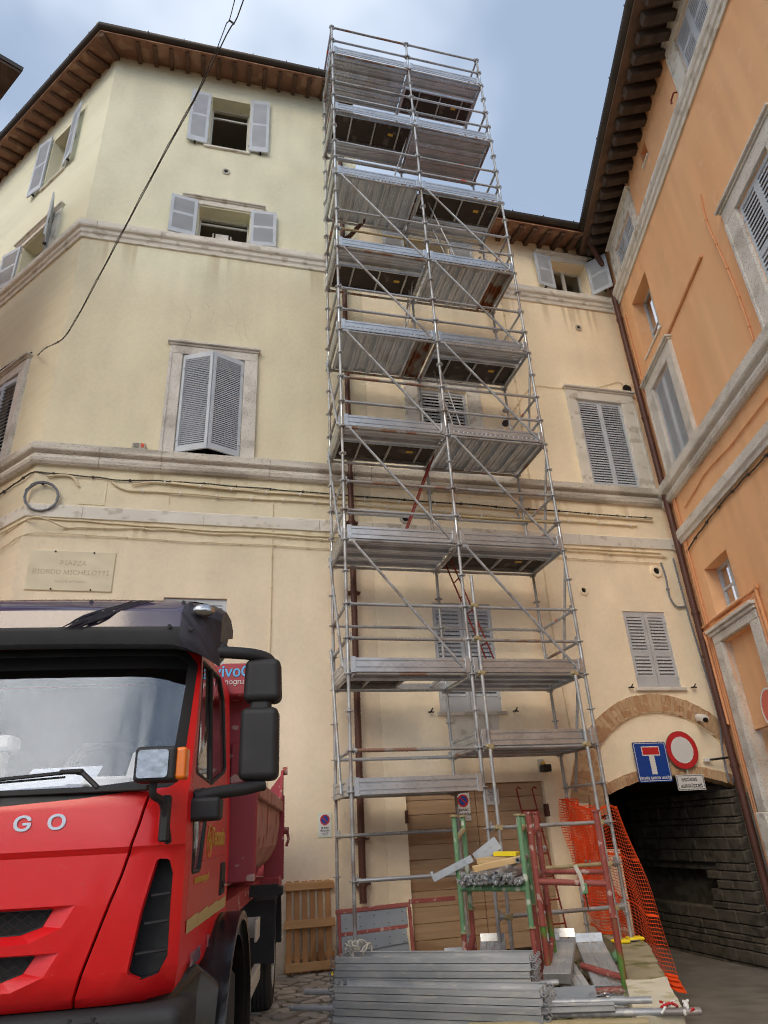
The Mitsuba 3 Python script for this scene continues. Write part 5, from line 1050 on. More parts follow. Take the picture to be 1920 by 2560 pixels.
# wiper and scuttle
part(tr, 'wiper', [tube([(.77, .075, 1.845), (.70, .085, 1.905), (.66, .09, 1.915)], .011, 7), tube([(.66, .09, 1.915), (.2, .075, 1.885), (-.2, .07, 1.875)], .008, 6), cbox(.60, .70, .07, .10, 1.905, 1.925, .006), tube([(.62, .10, 1.895), (-.25, .075, 1.855)], .005, 5)], 'black_plastic', FT)
part(tr, 'scuttle', [trimesh.util.concatenate([mv(cbox(-.98, .98, 0, .05, -.012, .012, .004), 0, .072, 1.838)])] + [cbox(.15 + i * .016, .158 + i * .016, .058, .08, 1.815, 1.838, .001) for i in range(14)], 'black_plastic', FT)
# roof visor
vz = [(.12, 2.495), (.105, 2.55), (.12, 2.66), (.18, 2.72), (.34, 2.785), (.60, 2.80), (.75, 2.76), (.75, 2.70), (.50, 2.64), (.34, 2.54), (.20, 2.49)]
V = []; xs_ = np.r_[np.linspace(-1.0, 1.0, 15), 1.06, 1.12, 1.17, 1.205, 1.225]; nv = len(vz)
xs_ = np.r_[-xs_[-5:][::-1], xs_]
for x in xs_:
    e = max(0, (abs(x) - 1.0) / .225); s = 1 - .16 * e ** 3
    for y, z in vz:
        zz = 2.55 + (z - 2.55) * (s - .05 * e) - .015 * (x / 1.2) ** 2 - .10 * (e ** 1.5 if y < .15 else e ** 1.5 * .6) * (z < 2.6)
        V.append((x, .45 + (y - .45) * (1 - .25 * e ** 2) + .05 * (x / 1.1) ** 2, zz))
F = []
for a in range(len(xs_) - 1):
    for j in range(nv):
        q = (a * nv + j, a * nv + (j + 1) % nv, (a + 1) * nv + (j + 1) % nv, (a + 1) * nv + j); F += [(q[0], q[1], q[2]), (q[0], q[2], q[3])]
for b_, s in ((0, 1), ((len(xs_) - 1) * nv, -1)):
    cI = len(V); V.append(tuple(np.mean(V[b_:b_ + nv], axis=0))); F += [(cI, b_ + j, b_ + (j + 1) % nv) if s < 0 else (cI, b_ + (j + 1) % nv, b_ + j) for j in range(nv)]
vis = trimesh.Trimesh(V, F, process=True); vis.fix_normals()
AF = np.diag([.985, 1, 1.043, 1.]); AF[:3, 3] = (0, .14, 1.61 * (1 - 1.043)); FTV = FT @ AF
visM = man(vis); k = number(tr + '__roof_visor')
endcut = man(box(1.03, 1.4, -.5, 1.2, 2.2, 3)); lipcut = man(box(-1.4, 1.4, -.5, .45, 2.3, 2.572))
part(k, 'shield', visM - endcut - lipcut, 'visor_purple', FTV, smooth=28)
part(k, 'taped_end', (visM ^ endcut), 'tape_black', FTV, smooth=28, label='visor end wrapped in black tape'); part(k, 'lower_lip', (visM ^ lipcut) - endcut, 'black_plastic', FTV, smooth=28)
def on_visor(x, t):
    t = np.clip(t, 0, 1); return (x, float(np.interp(t, [0, .25, .6, 1], [.10, .095, .13, .20])) + .05 * (x / 1.1) ** 2, float(np.interp(t, [0, .25, .6, 1], [2.56, 2.60, 2.66, 2.735])) - .015 * (x / 1.2) ** 2)
tp = []
for i in range(6):
    a = rng.uniform(.45, .53) + i * .012; pts = [np.array(on_visor(a + .33 * t - .02 + .012 * math.sin(9 * t + i), t + .02)) - (0, .006, -.002) for t in np.linspace(0, 1, 9)]
    tp.append(tube(pts, [.002 + .006 * math.sin(math.pi * t) for t in np.linspace(0, 1, 9)], 5))
part(k, 'tape', tp, 'tape_black', FTV, smooth=40, label='crumpled black tape stuck across the visor')
part(k, 'marker_lamp', ball((1.145, .135, 2.655), .05, 2, (1, 1, 1)).apply_transform(np.diag([1., 1, 1, 1])) if 0 else mv(ball((0, 0, 0), .05, 3, (1.15, .5, .62)), 1.145, .165, 2.655, rz=12), 'lamp_reflector', FTV, smooth=True)
for x, t in ((.98, .12), (1.06, .95), (1.09, .05), (1.02, .98), (.55, .95)): p = on_visor(x, t); part(k, 'bolt', cyl((p[0], p[1] - .0, p[2]), 'y', .010, .012, 12), 'bumper_grey', FTV)
# mirrors
def rbox(x0, x1, y0, y1, z0, z1, r, top=0, bot=0):
    P = []
    for x in (x0 + r, x1 - r):
        for y in (y0 + r, y1 - r):
            for z in (z0 + r, z1 - r):
                k_ = top if z > (z0 + z1) / 2 else bot
                P.append(ball(((x0 + x1) / 2 + (x - (x0 + x1) / 2) * (1 - k_), y, z), r, 2).vertices)
    return trimesh.convex.convex_hull(np.vstack(P))
mk = number(tr + '__mirror')
part(mk, 'upper_housing', rbox(1.325, 1.525, .44, .60, 2.255, 2.475, .035, .12, .05), 'black_plastic', FT, smooth=40)
part(mk, 'lower_housing', rbox(1.315, 1.515, .44, .60, 1.875, 2.225, .035, .06, .04), 'black_plastic', FT, smooth=40)
part(mk, 'neck', rbox(1.36, 1.47, .47, .57, 2.18, 2.30, .03), 'black_plastic', FT, smooth=40)
part(mk, 'arm', trimesh.util.concatenate([tube(curve([(1.16, .42, 2.51), (1.22, .42, 2.505), (1.36, .46, 2.50), (1.44, .50, 2.485), (1.475, .52, 2.44)], 4), .032, 10), cbox(1.12, 1.24, .40, .47, 2.50, 2.56, .02)]), 'black_plastic', FT, smooth=40)
part(mk, 'arm', trimesh.util.concatenate([tube(curve([(1.13, .36, 1.80), (1.22, .40, 1.82), (1.36, .47, 1.84), (1.44, .51, 1.86)], 4), [.03] * 12 + [.034], 10), rbox(1.10, 1.26, .30, .44, 1.70, 1.80, .02)]), 'black_plastic', FT, smooth=40)
# working lamp on a stalk
wl = number(tr + '__work_lamp')
part(wl, 'housing', rbox(.955, 1.125, -.10, .02, 1.845, 1.985, .018), 'black_plastic', FT, smooth=40); part(wl, 'reflector', prism(rrect(.97, 1.095, 1.86, 1.97, .014), -.105, -.101), 'lamp_reflector', FT)
part(wl, 'indicator', rbox(1.118, 1.165, -.085, .0, 1.852, 1.980, .014), 'amber', FT, smooth=40)
part(wl, 'stalk', [tube(curve([(1.03, -.04, 1.85), (1.03, -.03, 1.80), (1.06, .02, 1.77), (1.075, .06, 1.68), (1.08, .10, 1.62)], 4), .016, 8), cbox(1.05, 1.09, .03, .07, 1.62, 1.80, .008)], 'black_plastic', FT, smooth=40)
# bumper, fender, wheels
part(tr, 'bumper', [rbox(-1.15, 1.17, .16, .60, .45, 1.035, .05)], 'bumper_grey', FT, smooth=40); part(tr, 'bumper_step', [cbox(.72, .86, .14, .2, .975, 1.0, .008), cyl((.745, .17, 1.005), 'z', .01, .02, 8), cyl((.835, .17, 1.005), 'z', .01, .02, 8)], 'black_plastic', FT)
cy, cz = 1.48, .50
fo = [(cy + .72 * math.cos(t), cz + .74 * math.sin(t)) for t in np.linspace(math.radians(-12), math.radians(200), 30)]; fi = [(cy + .60 * math.cos(t), cz + .62 * math.sin(t)) for t in np.linspace(math.radians(200), math.radians(-12), 30)]
part(tr, 'fender', [yzprism(Polygon(fo + fi), .80, 1.235), yzprism(Polygon(fo + [(cy + .675 * math.cos(t), cz + .695 * math.sin(t)) for t in np.linspace(math.radians(200), math.radians(-12), 30)]), 1.235, 1.262)], 'black_gloss', FT, smooth=35)
part(tr, 'fender', yzprism(Polygon(fo + fi), -1.235, -.80), 'black_gloss', FT, smooth=35)
part(tr, 'fender_skirt', trimesh.convex.convex_hull(np.vstack([ball(q, .05, 2).vertices for q in ((1.0, .27, .99), (1.07, .36, 1.02), (1.13, .58, 1.07), (.95, .55, 1.05), (1.05, .28, .5), (1.13, .6, .5), (.9, .55, .5), (1.18, .80, .98), (1.16, .74, .5))])), 'black_gloss', FT, smooth=True)
def wheel(x0, x1, y, steer=0, name='wheel'):
    k = number(tr + '__' + name); xm = (x0 + x1) / 2; w = x1 - x0
    pr = [(.29, -w / 2), (.44, -w / 2), (.475, -w / 2 + .03), (.482, -w / 2 + .05)]
    for i in range(4): a = -w / 2 + .06 + i * (w - .12) / 4; pr += [(.485, a), (.485, a + (w - .12) / 4 - .012), (.472, a + (w - .12) / 4 - .011), (.472, a + (w - .12) / 4 - .001)]
    pr += [(.482, w / 2 - .05), (.475, w / 2 - .03), (.44, w / 2), (.29, w / 2), (.29, -w / 2)]
    m = trimesh.creation.revolve(np.array(pr), sections=48); m.apply_transform(rotm(math.pi / 2, (0, 1, 0)))
    M_ = FT @ TM(xm, y, .485, rz=steer); part(k, 'tyre', m, 'rubber', M_, smooth=30)
    part(k, 'rim', [cyl((w * .1, 0, 0), 'x', .285, w * .5, 30), ring((w * .42, 0, 0), 'x', .25, .29, .04, 30), cyl((w * .4, 0, 0), 'x', .10, .08, 16)], 'white_metal', M_, smooth=30)
wheel(.96, 1.23, cy, 7); wheel(-1.16, -.88, cy, 14); wheel(.92, 1.19, 5.55); wheel(.62, .89, 5.55); wheel(-1.19, -.92, 5.55); wheel(-.89, -.62, 5.55)
part(tr, 'chassis_beam', [box(-.45, -.35, .6, 6.3, .62, .9), box(.35, .45, .6, 6.3, .62, .9), box(-.9, .9, 5.4, 5.7, .42, .56), box(-.9, .9, cy - .1, cy + .1, .42, .56), box(-.6, .6, 1.9, 2.1, .7, 1.2)], 'black_matt', FT)
part(tr, 'gearbox', cbox(-.9, .9, .6, 1.7, .6, 1.02, .05), 'black_matt', FT)
# things on the frame behind the cab
k = number(tr + '__heat_shield')
hs = Polygon([(0, 0), (.62, 0), (.62, .56), (0, .56)])
hp = hs
for i in range(8):
    for j in range(7): hp = hp.difference(Polygon([(.06 + i * .066, .05 + j * .07), (.085 + i * .066, .062 + j * .07), (.10 + i * .066, .10 + j * .07), (.075 + i * .066, .088 + j * .07)]))
part(k, 'sheet', mv(yzprism(hp, -.002, .002), 1.02, 2.95, .36), 'white_metal', FT); part(k, 'side', cbox(.70, 1.018, 2.95, 2.97, .36, .92, .004), 'white_metal', FT); part(k, 'core', box(.72, .98, 3.0, 3.5, .36, .9), 'black_matt', FT)
part(tr, 'side_marker', rbox(.99, 1.06, 2.72, 2.80, .78, .88, .02), 'amber', FT, smooth=40)
part(tr, 'air_tank', tube([(1.0, 2.3, .78), (1.0, 2.75, .78)], .16, 16), 'black_plastic', FT, smooth=40)
part(tr, 'white_bracket', [cbox(.95, 1.16, 4.02, 4.04, .82, .98, .004), cbox(1.14, 1.16, 3.7, 4.04, .82, .98, .004)], 'white_metal', FT); part(tr, 'side_guard', [cbox(1.10, 1.16, 2.9, 4.2, .48, .60, .008)], 'white_metal', FT)
part(tr, 'rear_mudguard', [box(.55, 1.24, 4.86, 4.88, .5, 1.05), yzprism(Polygon([(5.55 + .66 * math.cos(t), .52 + .62 * math.sin(t)) for t in np.linspace(math.pi, 0, 20)] + [(5.55 + .63 * math.cos(t), .52 + .59 * math.sin(t)) for t in np.linspace(0, math.pi, 20)]), .55, 1.24), box(.5, 1.28, 4.6, 4.7, 1.10, 1.20), cbox(1.24, 1.33, 4.6, 4.75, 1.10, 1.18, .01)], 'bumper_grey', FT)
# tipping body
tb = number(tr + '__tipping_body')
part(tb, 'headboard', [cbox(-1.28, 1.28, 2.0, 2.06, 1.36, 2.55, .01), cbox(-1.28, -.92, 1.97, 2.0, 1.36, 2.55, .008), cbox(1.09, 1.28, 1.975, 2.0, 1.36, 2.24, .008)], 'tipper_red', FT)
part(tb, 'canopy', cbox(-1.27, 1.27, 1.75, 2.06, 2.53, 2.76, .015), 'tipper_red', FT)
part(tb, 'canopy_lettering', [mv(text('vivoG', .07, .003, True), 1.10, 1.747, 2.665)], 'sky_text', FT); part(tb, 'canopy_small_lettering', [mv(text('tecnogruppo', .036, .003), 1.125, 1.747, 2.61)], 'sign_white', FT)
half_pipe = [(1.16, 1.93), (1.16, 1.75), (1.13, 1.55), (1.05, 1.40), (.9, 1.28), (.6, 1.22), (-.6, 1.22), (-.9, 1.28), (-1.05, 1.40), (-1.13, 1.55), (-1.16, 1.75), (-1.16, 1.93)]
part(tb, 'tub', prism(LineString(half_pipe).buffer(.02, join_style=1), 2.06, 6.4), 'tipper_dusty', FT, smooth=40, label='dusty curved side of the tipping body')
part(tb, 'rim', [cbox(1.12, 1.23, 2.061, 6.4, 1.92, 2.05, .012), cbox(-1.23, -1.12, 2.061, 6.4, 1.92, 2.05, .012)], 'tipper_dusty', FT)
part(tb, 'rear_post', [cbox(1.0, 1.24, 6.401, 6.52, 1.15, 2.12, .01), cbox(-1.24, -1.0, 6.401, 6.52, 1.15, 2.12, .01)], 'tipper_red', FT)
part(tb, 'tailgate', [prism(Polygon([(-1.22, 1.2), (1.22, 1.2), (1.22, 2.42), (1.0, 2.14), (-1.0, 2.14), (-1.22, 2.42)]), 6.53, 6.58), yzprism(Polygon([(6.0, 2.06), (6.5, 2.06), (6.58, 2.44), (6.45, 2.42)]), 1.19, 1.22)], 'tipper_red', FT)
part(tb, 'hinge', [cyl((1.24, 6.52, 2.42), 'x', .05, .06, 12), tube([(1.27, 6.45, 1.72), (1.30, 6.44, 1.60), (1.27, 6.44, 1.52)], .018, 6), cyl((1.27, 6.45, 1.70), 'x', .04, .06, 8)], 'maroon_metal', FT)
part(tb, 'under_frame', [box(.5, 1.0, 2.1, 6.0, 1.06, 1.2), cbox(.7, 1.22, 5.9, 6.4, 1.0, 1.2, .01)], 'tipper_red', FT); part(tb, 'tarp_hook', [tube(curve([(1.10, y, 1.42), (1.12, y, 1.36), (1.16, y, 1.36), (1.17, y, 1.40)], 3), .012, 6) for y in (2.9, 3.5)], 'tipper_red', FT)
# ================================================================ building materials on the piazza
def fr2(o, a):  # ground frame: x along the direction a degrees
    return frame(o, V_(a), V_(a + 90))
ORD = ['topmost', 'second from the top', 'third from the top', 'fourth from the top', 'fifth from the top', 'sixth from the top', 'seventh from the top', 'eighth from the top', 'ninth from the top', 'tenth from the top', 'bottom']
def channel(w, L=1.78, h=.0455):
    pr = LineString([(.022, h), (.002, h), (.002, .002), (w - .002, .002), (w - .002, h), (w - .022, h)]).buffer(.002, cap_style=2, join_style=2)
    m = prism(pr, 0, L); m.apply_transform(TM(0, w, 0, rz=-90)); return m          # x along the plank, y across, open side up
def stacked(name, n, org, ang, top, label, pitch=.0535):
    f0 = fr2((org[0], org[1], 0), ang); ch = shared(channel(.33), 'plank_steel')
    endp = Polygon([(0, 0), (.33, 0), (.33, .05), (0, .05)]).difference(sbox(.06, .014, .13, .04).buffer(.008)).difference(sbox(.2, .014, .27, .04).buffer(.008))
    em = flat(endp, 0, .003); ev = em.vertices.copy(); em.vertices = np.c_[ev[:, 2], ev[:, 0], ev[:, 1]]; em.fix_normals()
    ep = shared([em, mv(em, x=1.775)], 'plank_steel')
    claw = [tube(curve([(x, y, .012), (x + s * .03, y, .006), (x + s * .052, y, .018), (x + s * .05, y, .034), (x + s * .036, y, .04)], 3), [.007] * 13, 6) for s, x in ((-1, 0.), (1, 1.78)) for y in (.02, .115, .215, .31)]
    cl = shared(claw, 'galvanised')
    for i in range(n):
        z = top - .053 - i * pitch; k = thing('steel_plank', label.format(ORD[min(i, 10)]), 'scaffold plank', group=name)
        M_ = f0 @ TM(rng.uniform(-.012, .02), rng.uniform(-.006, .006), z, rz=rng.uniform(-.25, .25))
        put(k, 'channel', ch, M_); put(k, 'end_plate', ep, M_); put(k, 'claw_row', cl, M_)
stacked('planks of the front stack', 8, (-.640, -2.16), -35.4, .445, 'grey galvanised scaffold plank, {} in the front stack')
stacked('planks of the rear stack', 10, (-.565, -1.80), -31.7, .602, 'weathered galvanised scaffold plank, {} in the rear stack')
part(thing('white_strip', 'thin white strip of board lying in the topmost front plank', 'strip'), '', box(.26, .62, .05, .08, .40, .404), 'white_plastic', fr2((-.64, -2.16, 0), -35.4))
q = thing('hook_heap', 'heap of pale steel hooks and clips lying on the left end of the rear stack', 'hooks')
f1 = fr2((-.565, -1.80, 0), -31.7)
for i in range(11):
    a = rng.uniform(0, 360); r = rng.uniform(.03, .055); x, y = .18 + rng.uniform(-.10, .16), .15 + rng.uniform(-.07, .07)
    pts = [(r * math.cos(t), .012 * math.sin(3 * t), r * 1.2 * math.sin(t)) for t in np.linspace(.2, 4.6, 12)]
    part(q, 'hook', mv(tube(pts, .0085, 6), x, y, .62 + rng.uniform(0, .05), rz=a, rx=rng.uniform(-60, 60), ry=rng.uniform(-40, 40)), 'white_metal', f1, smooth=40)
# tubes lying in front at the right
def pole(label, a, b, r=.0242, m='tube_steel', grp=None, name='scaffold_tube'):
    q = thing(name, label, 'tube', grp); a, b = np.array(a, float), np.array(b, float)
    M_ = man(tube([a, b], r, 14)) - man(tube([a - (b - a) * .01, b + (b - a) * .01], r * .8, 14)); part(q, '', M_, m, smooth=40); return q
pole('long grey tube with a spigot end sticking out rightmost from the front stack', (.35, -2.72, .31), (1.68, -3.36, .33))
part(thing('angle_profile', 'grey steel angle profile lying in front of the spigot tube right of the stack', 'profile'), '', trimesh.util.concatenate([tube([(.55, -2.95, .29), (1.38, -3.30, .30)], .034, 6), mv(box(0, .9, -.03, .03, -.003, .003), .55, -2.96, .325, rz=-23)]), 'plank_steel')
part(thing('tube_spigot', 'violet grey sleeve pushed on the end of the long tube', 'sleeve'), '', tube([(1.40, -3.225, .326), (1.50, -3.273, .328)], .031, 14), 'tube_steel', smooth=40)
pole('cream painted tube lying lowest beside the front stack', (.3, -2.95, .21), (1.55, -3.47, .22), .03, 'cream_tube')
pole('pale tube with red and white tape wound round its end', (.5, -2.86, .25), (1.98, -3.53, .26), .027)
q = thing('barrier_tape', 'crumpled red and white barrier tape tied round a tube end', 'tape')
for i in range(10):
    t = rng.uniform(.82, .95); p = np.array((.5, -2.86, .25)) * (1 - t) + np.array((1.98, -3.53, .26)) * t; a = rng.uniform(0, 6.28, 3)
    pts = [p + .045 * np.array([math.cos(a[0] + s * 2.2) * .8, math.sin(a[1] + s * 2) * .8, .5 + .8 * math.sin(a[2] + s * 1.7)]) for s in np.linspace(0, 1, 7)]
    b = tube(pts, .011, 4); v = b.vertices.copy(); part(q, 'strip', b, 'sign_red' if i % 2 else 'white_plastic')
pole('short tube poking out between the stacks at the right', (.8, -2.5, .36), (1.26, -2.62, .37), .024)
pole('upper purple tube end sticking out left of the front stack', (-.3, -2.3, .385), (-.86, -1.98, .39), .024); pole('lower dark tube end sticking out left of the front stack', (-.3, -2.32, .275), (-.98, -1.95, .28), .024)
# pallet against the wall
q = thing('wooden_pallet', 'orange brown wooden pallet leaning upright against the wall beside the truck', 'pallet')
fp = fr2((-.66, 1.30, 0), 0) @ rotm(math.radians(-7), (1, 0, 0))
for i in range(6): part(q, 'slat', cbox(.01 + i * .107, .085 + i * .107, .062, .082, .02, 1.09 - rng.uniform(0, .012), .004), 'pallet_wood', fp)
for z in (.04, .52, .965): part(q, 'rail', cbox(-.015, .66, -.012, .06, z, z + .10, .006), 'pallet_rail', fp)
for z in (.17, .55, .98): part(q, 'crosspiece', cbox(.0, .655, .084, .104, z, z + .07, .004), 'pallet_wood', fp)
# sheet metal hoarding panel
q = thing('metal_hoarding', 'grey sheet metal panel in a maroon frame leaning behind the left standard', 'panel')
fq = fr2((-.14, .30, 0), -2) @ rotm(math.radians(-9), (1, 0, 0))
part(q, 'frame_bar', [mv(cbox(0, .95, -.02, .02, .74, .79, .005), ry=-1.5), cbox(.90, .94, -.022, .018, .0, .76, .005), cbox(0, .04, -.022, .018, 0, .74, .005), mv(cbox(.04, .9, -.018, .018, .50, .54, .005), ry=-2.5)], 'maroon_metal', fq)
part(q, 'sheet', mv(cbox(.03, .9, -.006, .006, .535, .745, .003), ry=-1.5), 'sheet_grey', fq); part(q, 'sheet', mv(cbox(.03, .9, -.012, .0, .31, .50, .003), ry=-5), 'sheet_grey', fq); part(q, 'sheet', mv(cbox(.03, .9, .01, .02, .05, .36, .003), ry=-4), 'sheet_grey', fq)
part(q, 'rivet', [cyl((x, -.014, z + .05 * x), 'y', .006, .004, 8) for x in (.1, .28, .46, .64, .82) for z in (.36, .43, .58, .68)], 'dark_iron', fq)
part(thing('maroon_bar', 'thin maroon steel bar lying level behind the green rack', 'bar'), '', cbox(0, .62, -.02, .02, 0, .05, .004), 'maroon_metal', fr2((.80, .45, .78), -1))
# rack of green and maroon frames holding the loose tubes
def rack(label, posts, cross, mats, low):
    q = thing('tube_rack', label, 'rack')
    R_p = .027 if 'green rack' in label[:12] else .033
    for (x, y, z0, zc, z1), m in zip(posts, mats):
        k = number(q + '__post'); part(k, 'upper_tube', tube([(x, y, zc), (x, y, z1)], R_p, 14), m[0], smooth=40); part(k, 'lower_tube', tube([(x, y, z0), (x, y, zc - .005)], R_p - .0005, 14), m[1], smooth=40)
        part(k, 'flange', [cyl((x, y, z1), 'z', .048, .02, 16), cyl((x, y, zc), 'z', .044, .014, 16)], m[0] if m[0] != 'green_metal' else 'cream_tube', smooth=30)
    for a, b, m, r in cross: part(q, 'crossbar', tube([a, b], r, 12), m, smooth=40)
    return q
g1, g2, g3, g4 = (.92, -1.22), (1.14, -.90), (1.53, -1.60), (1.70, -1.34)
GM, MM = ('green_metal', 'maroon_metal'), ('maroon_metal', 'green_red_metal')
rack('green rack frame with maroon lower legs carrying the bundle of loose tubes', [(*g1, .0, .62, 1.745), (*g2, .0, .80, 1.745), (*g3, .0, .66, 1.72), (*g4, .0, .84, 1.72)],
     [((g1[0], g1[1], 1.03), (g3[0], g3[1], 1.01), 'green_metal', .028), ((g2[0], g2[1], 1.03), (g4[0], g4[1], 1.01), 'green_metal', .028), ((*g1, 1.5), (*g2, 1.6), 'cream_tube', .028), ((*g3, 1.55), (*g4, 1.6), 'cream_tube', .028), ((*g1, .36), (*g2, .55), 'maroon_metal', .03), ((*g3, .3), (*g4, .5), 'maroon_metal', .03)], [GM] * 4, 0)
h1, h2, h3, h4 = (1.70, -1.50), (1.92, -1.22), (2.33, -1.86), (2.5, -1.55)
rack('maroon rack frame with a green lower leg standing right of the green rack', [(*h1, .0, .66, 1.735), (*h2, .0, .82, 1.735), (*h3, .0, .72, 1.715)],
     [((*h1, 1.06), (*h3, 1.02), 'maroon_metal', .030), ((h2[0], h2[1], 1.13), (h3[0] - .02, h3[1], 1.13), 'maroon_metal', .026), ((*h1, 1.5), (*h2, 1.58), 'maroon_metal', .028), ((*h1, .28), (*h2, .5), 'maroon_metal', .03), ((h2[0] + .2, h2[1] - .2, .26), (h3[0], h3[1], .20), 'maroon_metal', .03), ((h1[0] + .1, h1[1] - .1, .10), (h3[0], h3[1], .10), 'maroon_metal', .03)], [MM] * 3, 0)
q = thing('tension_strap', 'pale strap with a green buckle hanging over the maroon crossbar', 'strap'); sx0 = (2.05, -1.74)
part(q, 'band', tube([(*sx0, 1.20), (sx0[0] + .02, sx0[1] - .04, 1.10), (sx0[0] + .03, sx0[1] - .05, 1.0)], .024, 6), 'white_metal'); part(q, 'buckle', mv(cbox(-.03, .03, -.02, .02, -.05, .05, .008), sx0[0] + .04, sx0[1] - .05, .985), 'green_metal'); part(q, 'tail', tube([(sx0[0] + .04, sx0[1] - .05, .95), (sx0[0] + .05, sx0[1] - .05, .80)], .007, 5), 'dark_iron')
# bundle of ledgers lying across the rack, wedge heads towards the piazza
ex = np.array([g3[0] - g1[0], g3[1] - g1[1], 0]); ex /= np.linalg.norm(ex); ey = np.array([.57, .82, 0]); o = np.array([g1[0], g1[1], 1.066])
kk = 0
for row, nn in ((0, 11), (1, 9)):
    for i in range(nn):
        s = .07 + i * .061 + row * .03 + (row == 2) * .2; jit = rng.uniform(-.10, .04); p = o + ex * s + np.array([0, 0, .026 + row * .052]) - ey * (.08 - jit)
        q = thing('loose_tube', 'galvanised ledger tube with a wedge head in the bundle on the green rack', 'tube', 'ledger tubes bundled on the green rack')
        part(q, 'tube', tube([p + ey * .05, p + ey * 1.25], .0242, 9), 'tube_steel', smooth=40)
        R_ = rotm(math.radians(rng.choice([0, 90, 45, 135, 20])), (0, 1, 0)); hd = [cbox(-.024, .024, -.05, .03, -.03, -.012, .004), cbox(-.024, .024, -.05, .03, .012, .03, .004), cbox(-.022, .022, .0, .06, -.03, .03, .006), box(-.004, .004, -.035, -.012, -.065, .055)]
        part(q, 'wedge_head', hd, 'galvanised', frame(p, (ey[1], -ey[0]), (ey[0], ey[1])) @ R_)
pole('open ended grey tube lying slanting over the bundle on the green rack', o + ex * .46 + np.array((0, 0, .10)) - ey * .22, o + ex * .76 + ey * .9 + np.array((0, 0, .30)), .03)
pole('open ended grey tube lying rightmost on top of the bundle', o + ex * .66 - ey * .02 + np.array((0, 0, .21)), o + ex * .80 + ey * 1.0 + np.array((0, 0, .29)), .027)
fb = frame(o, ex[:2], ey[:2])
part(thing('timber_board', 'long pale timber board lying across the bundle on the green rack', 'board'), '', mv(cbox(-.28, .30, -.045, .045, -.03, .03, .004), .44, .03, .185, rz=24, ry=-8), 'timber', fb)
part(thing('timber_board', 'short orange ended timber board behind the long one on the green rack', 'board'), '', mv(cbox(-.24, .20, -.05, .05, -.03, .03, .004), .38, .34, .215, rz=6, ry=-2), 'timber', fb)
part(thing('yellow_base_pad', 'bright yellow plastic base pad lying on the timber of the green rack', 'base pad'), '', mv(prism(rrect(-.13, .13, -.02, .022, .014), -.08, .08), .47, .36, .266, rz=-4, ry=2), 'yellow_plastic', fb)
q = thing('gutter_sheet', 'folded grey sheet metal profile lying across the left end of the green rack', 'profile')
part(q, 'sheet', mv(trimesh.util.concatenate([cbox(-.02, .42, -.10, .10, -.003, .003, .001), cbox(-.02, .42, -.104, -.098, 0, .07, .001), cbox(-.02, .42, .098, .104, 0, .06, .001), cbox(-.05, -.02, -.10, .10, -.003, .10, .001)]), -.22, -.02, .06, ry=-22, rz=14), 'galvanised', fb)
part(thing('gutter_sheet', 'short grey metal sheet standing up behind the timber on the green rack', 'profile'), '', mv(trimesh.util.concatenate([cbox(-.16, .16, -.004, .004, -.07, .07, .001), cbox(-.16, .16, -.004, .05, .066, .072, .001)]), .22, .50, .30, ry=-32, rz=8), 'galvanised', fb)
# loose planks and toe boards on the ground at the right
def loose(label, a, b, w, m='plank_steel', lipped=True):
    a, b = np.array(a, float), np.array(b, float); L = np.linalg.norm(b - a); d = (b - a) / L; ang = math.degrees(math.atan2(d[1], d[0])); el = math.degrees(math.asin(d[2]))
    k = thing('loose_plank', label, 'scaffold plank'); M_ = TM(*a, rz=ang) @ rotm(math.radians(-el), (0, 1, 0)) @ TM(rz=-90)
    M_ = TM(*a, rz=ang - 90) @ rotm(math.radians(el), (1, 0, 0))
    pr = LineString([(-w / 2, -.05), (-w / 2, 0), (-w * .28, 0), (-w * .24, -.012), (-w * .08, -.012), (-w * .04, 0), (w * .04, 0), (w * .08, -.012), (w * .24, -.012), (w * .28, 0), (w / 2, 0), (w / 2, -.05)]).buffer(.002, cap_style=2, join_style=2)
    part(k, 'plate', prism(pr, 0, L), m, M_)
    if lipped: part(k, 'end_flange', [mv(cbox(-w / 2, w / 2, -.003, .003, -.085, .003, .001), 0, -.006, 0), mv(cbox(-w / 2, w / 2, -.003, .003, -.002, .085, .001), 0, L + .006, 0, rx=-28)], 'galvanised', M_)
loose('wide grey plank lying slanted rightmost beside the maroon leg', (2.20, -1.80, .14), (2.50, -.95, .39), .30)
loose('grey plank lying crossed over another left of the maroon leg', (1.68, -1.72, .27), (2.18, -.95, .46), .27)
loose('grey plank lying half under the crossed plank', (1.86, -1.78, .14), (2.0, -.95, .42), .26)
loose('grey plank pushed behind the front maroon posts', (1.25, -1.05, .16), (1.75, .10, .34), .30); loose('short grey plank with a raised edge behind the rear stack', (.98, -1.1, .22), (1.15, -.25, .28), .28)
part(thing('toe_plate', 'short galvanised toe plate standing on edge behind the rear stack', 'plate'), '', mv(cbox(-.15, .15, -.004, .004, -.05, .05, .001), 1.20, -1.0, .34, rx=-20, rz=-8), 'sheet_grey')
part(thing('toe_plate', 'galvanised toe plate lying at the foot of the crossed planks', 'plate'), '', mv(cbox(-.2, .2, -.004, .004, -.05, .05, .001), 1.70, -2.02, .16, rx=-25, rz=-14), 'sheet_grey')
part(thing('toe_plate', 'dull toe plate leaning left of the lying toe plate', 'plate'), '', mv(cbox(-.16, .16, -.004, .004, -.05, .05, .001), 1.36, -2.0, .17, rx=-25, rz=10), 'plank_steel')
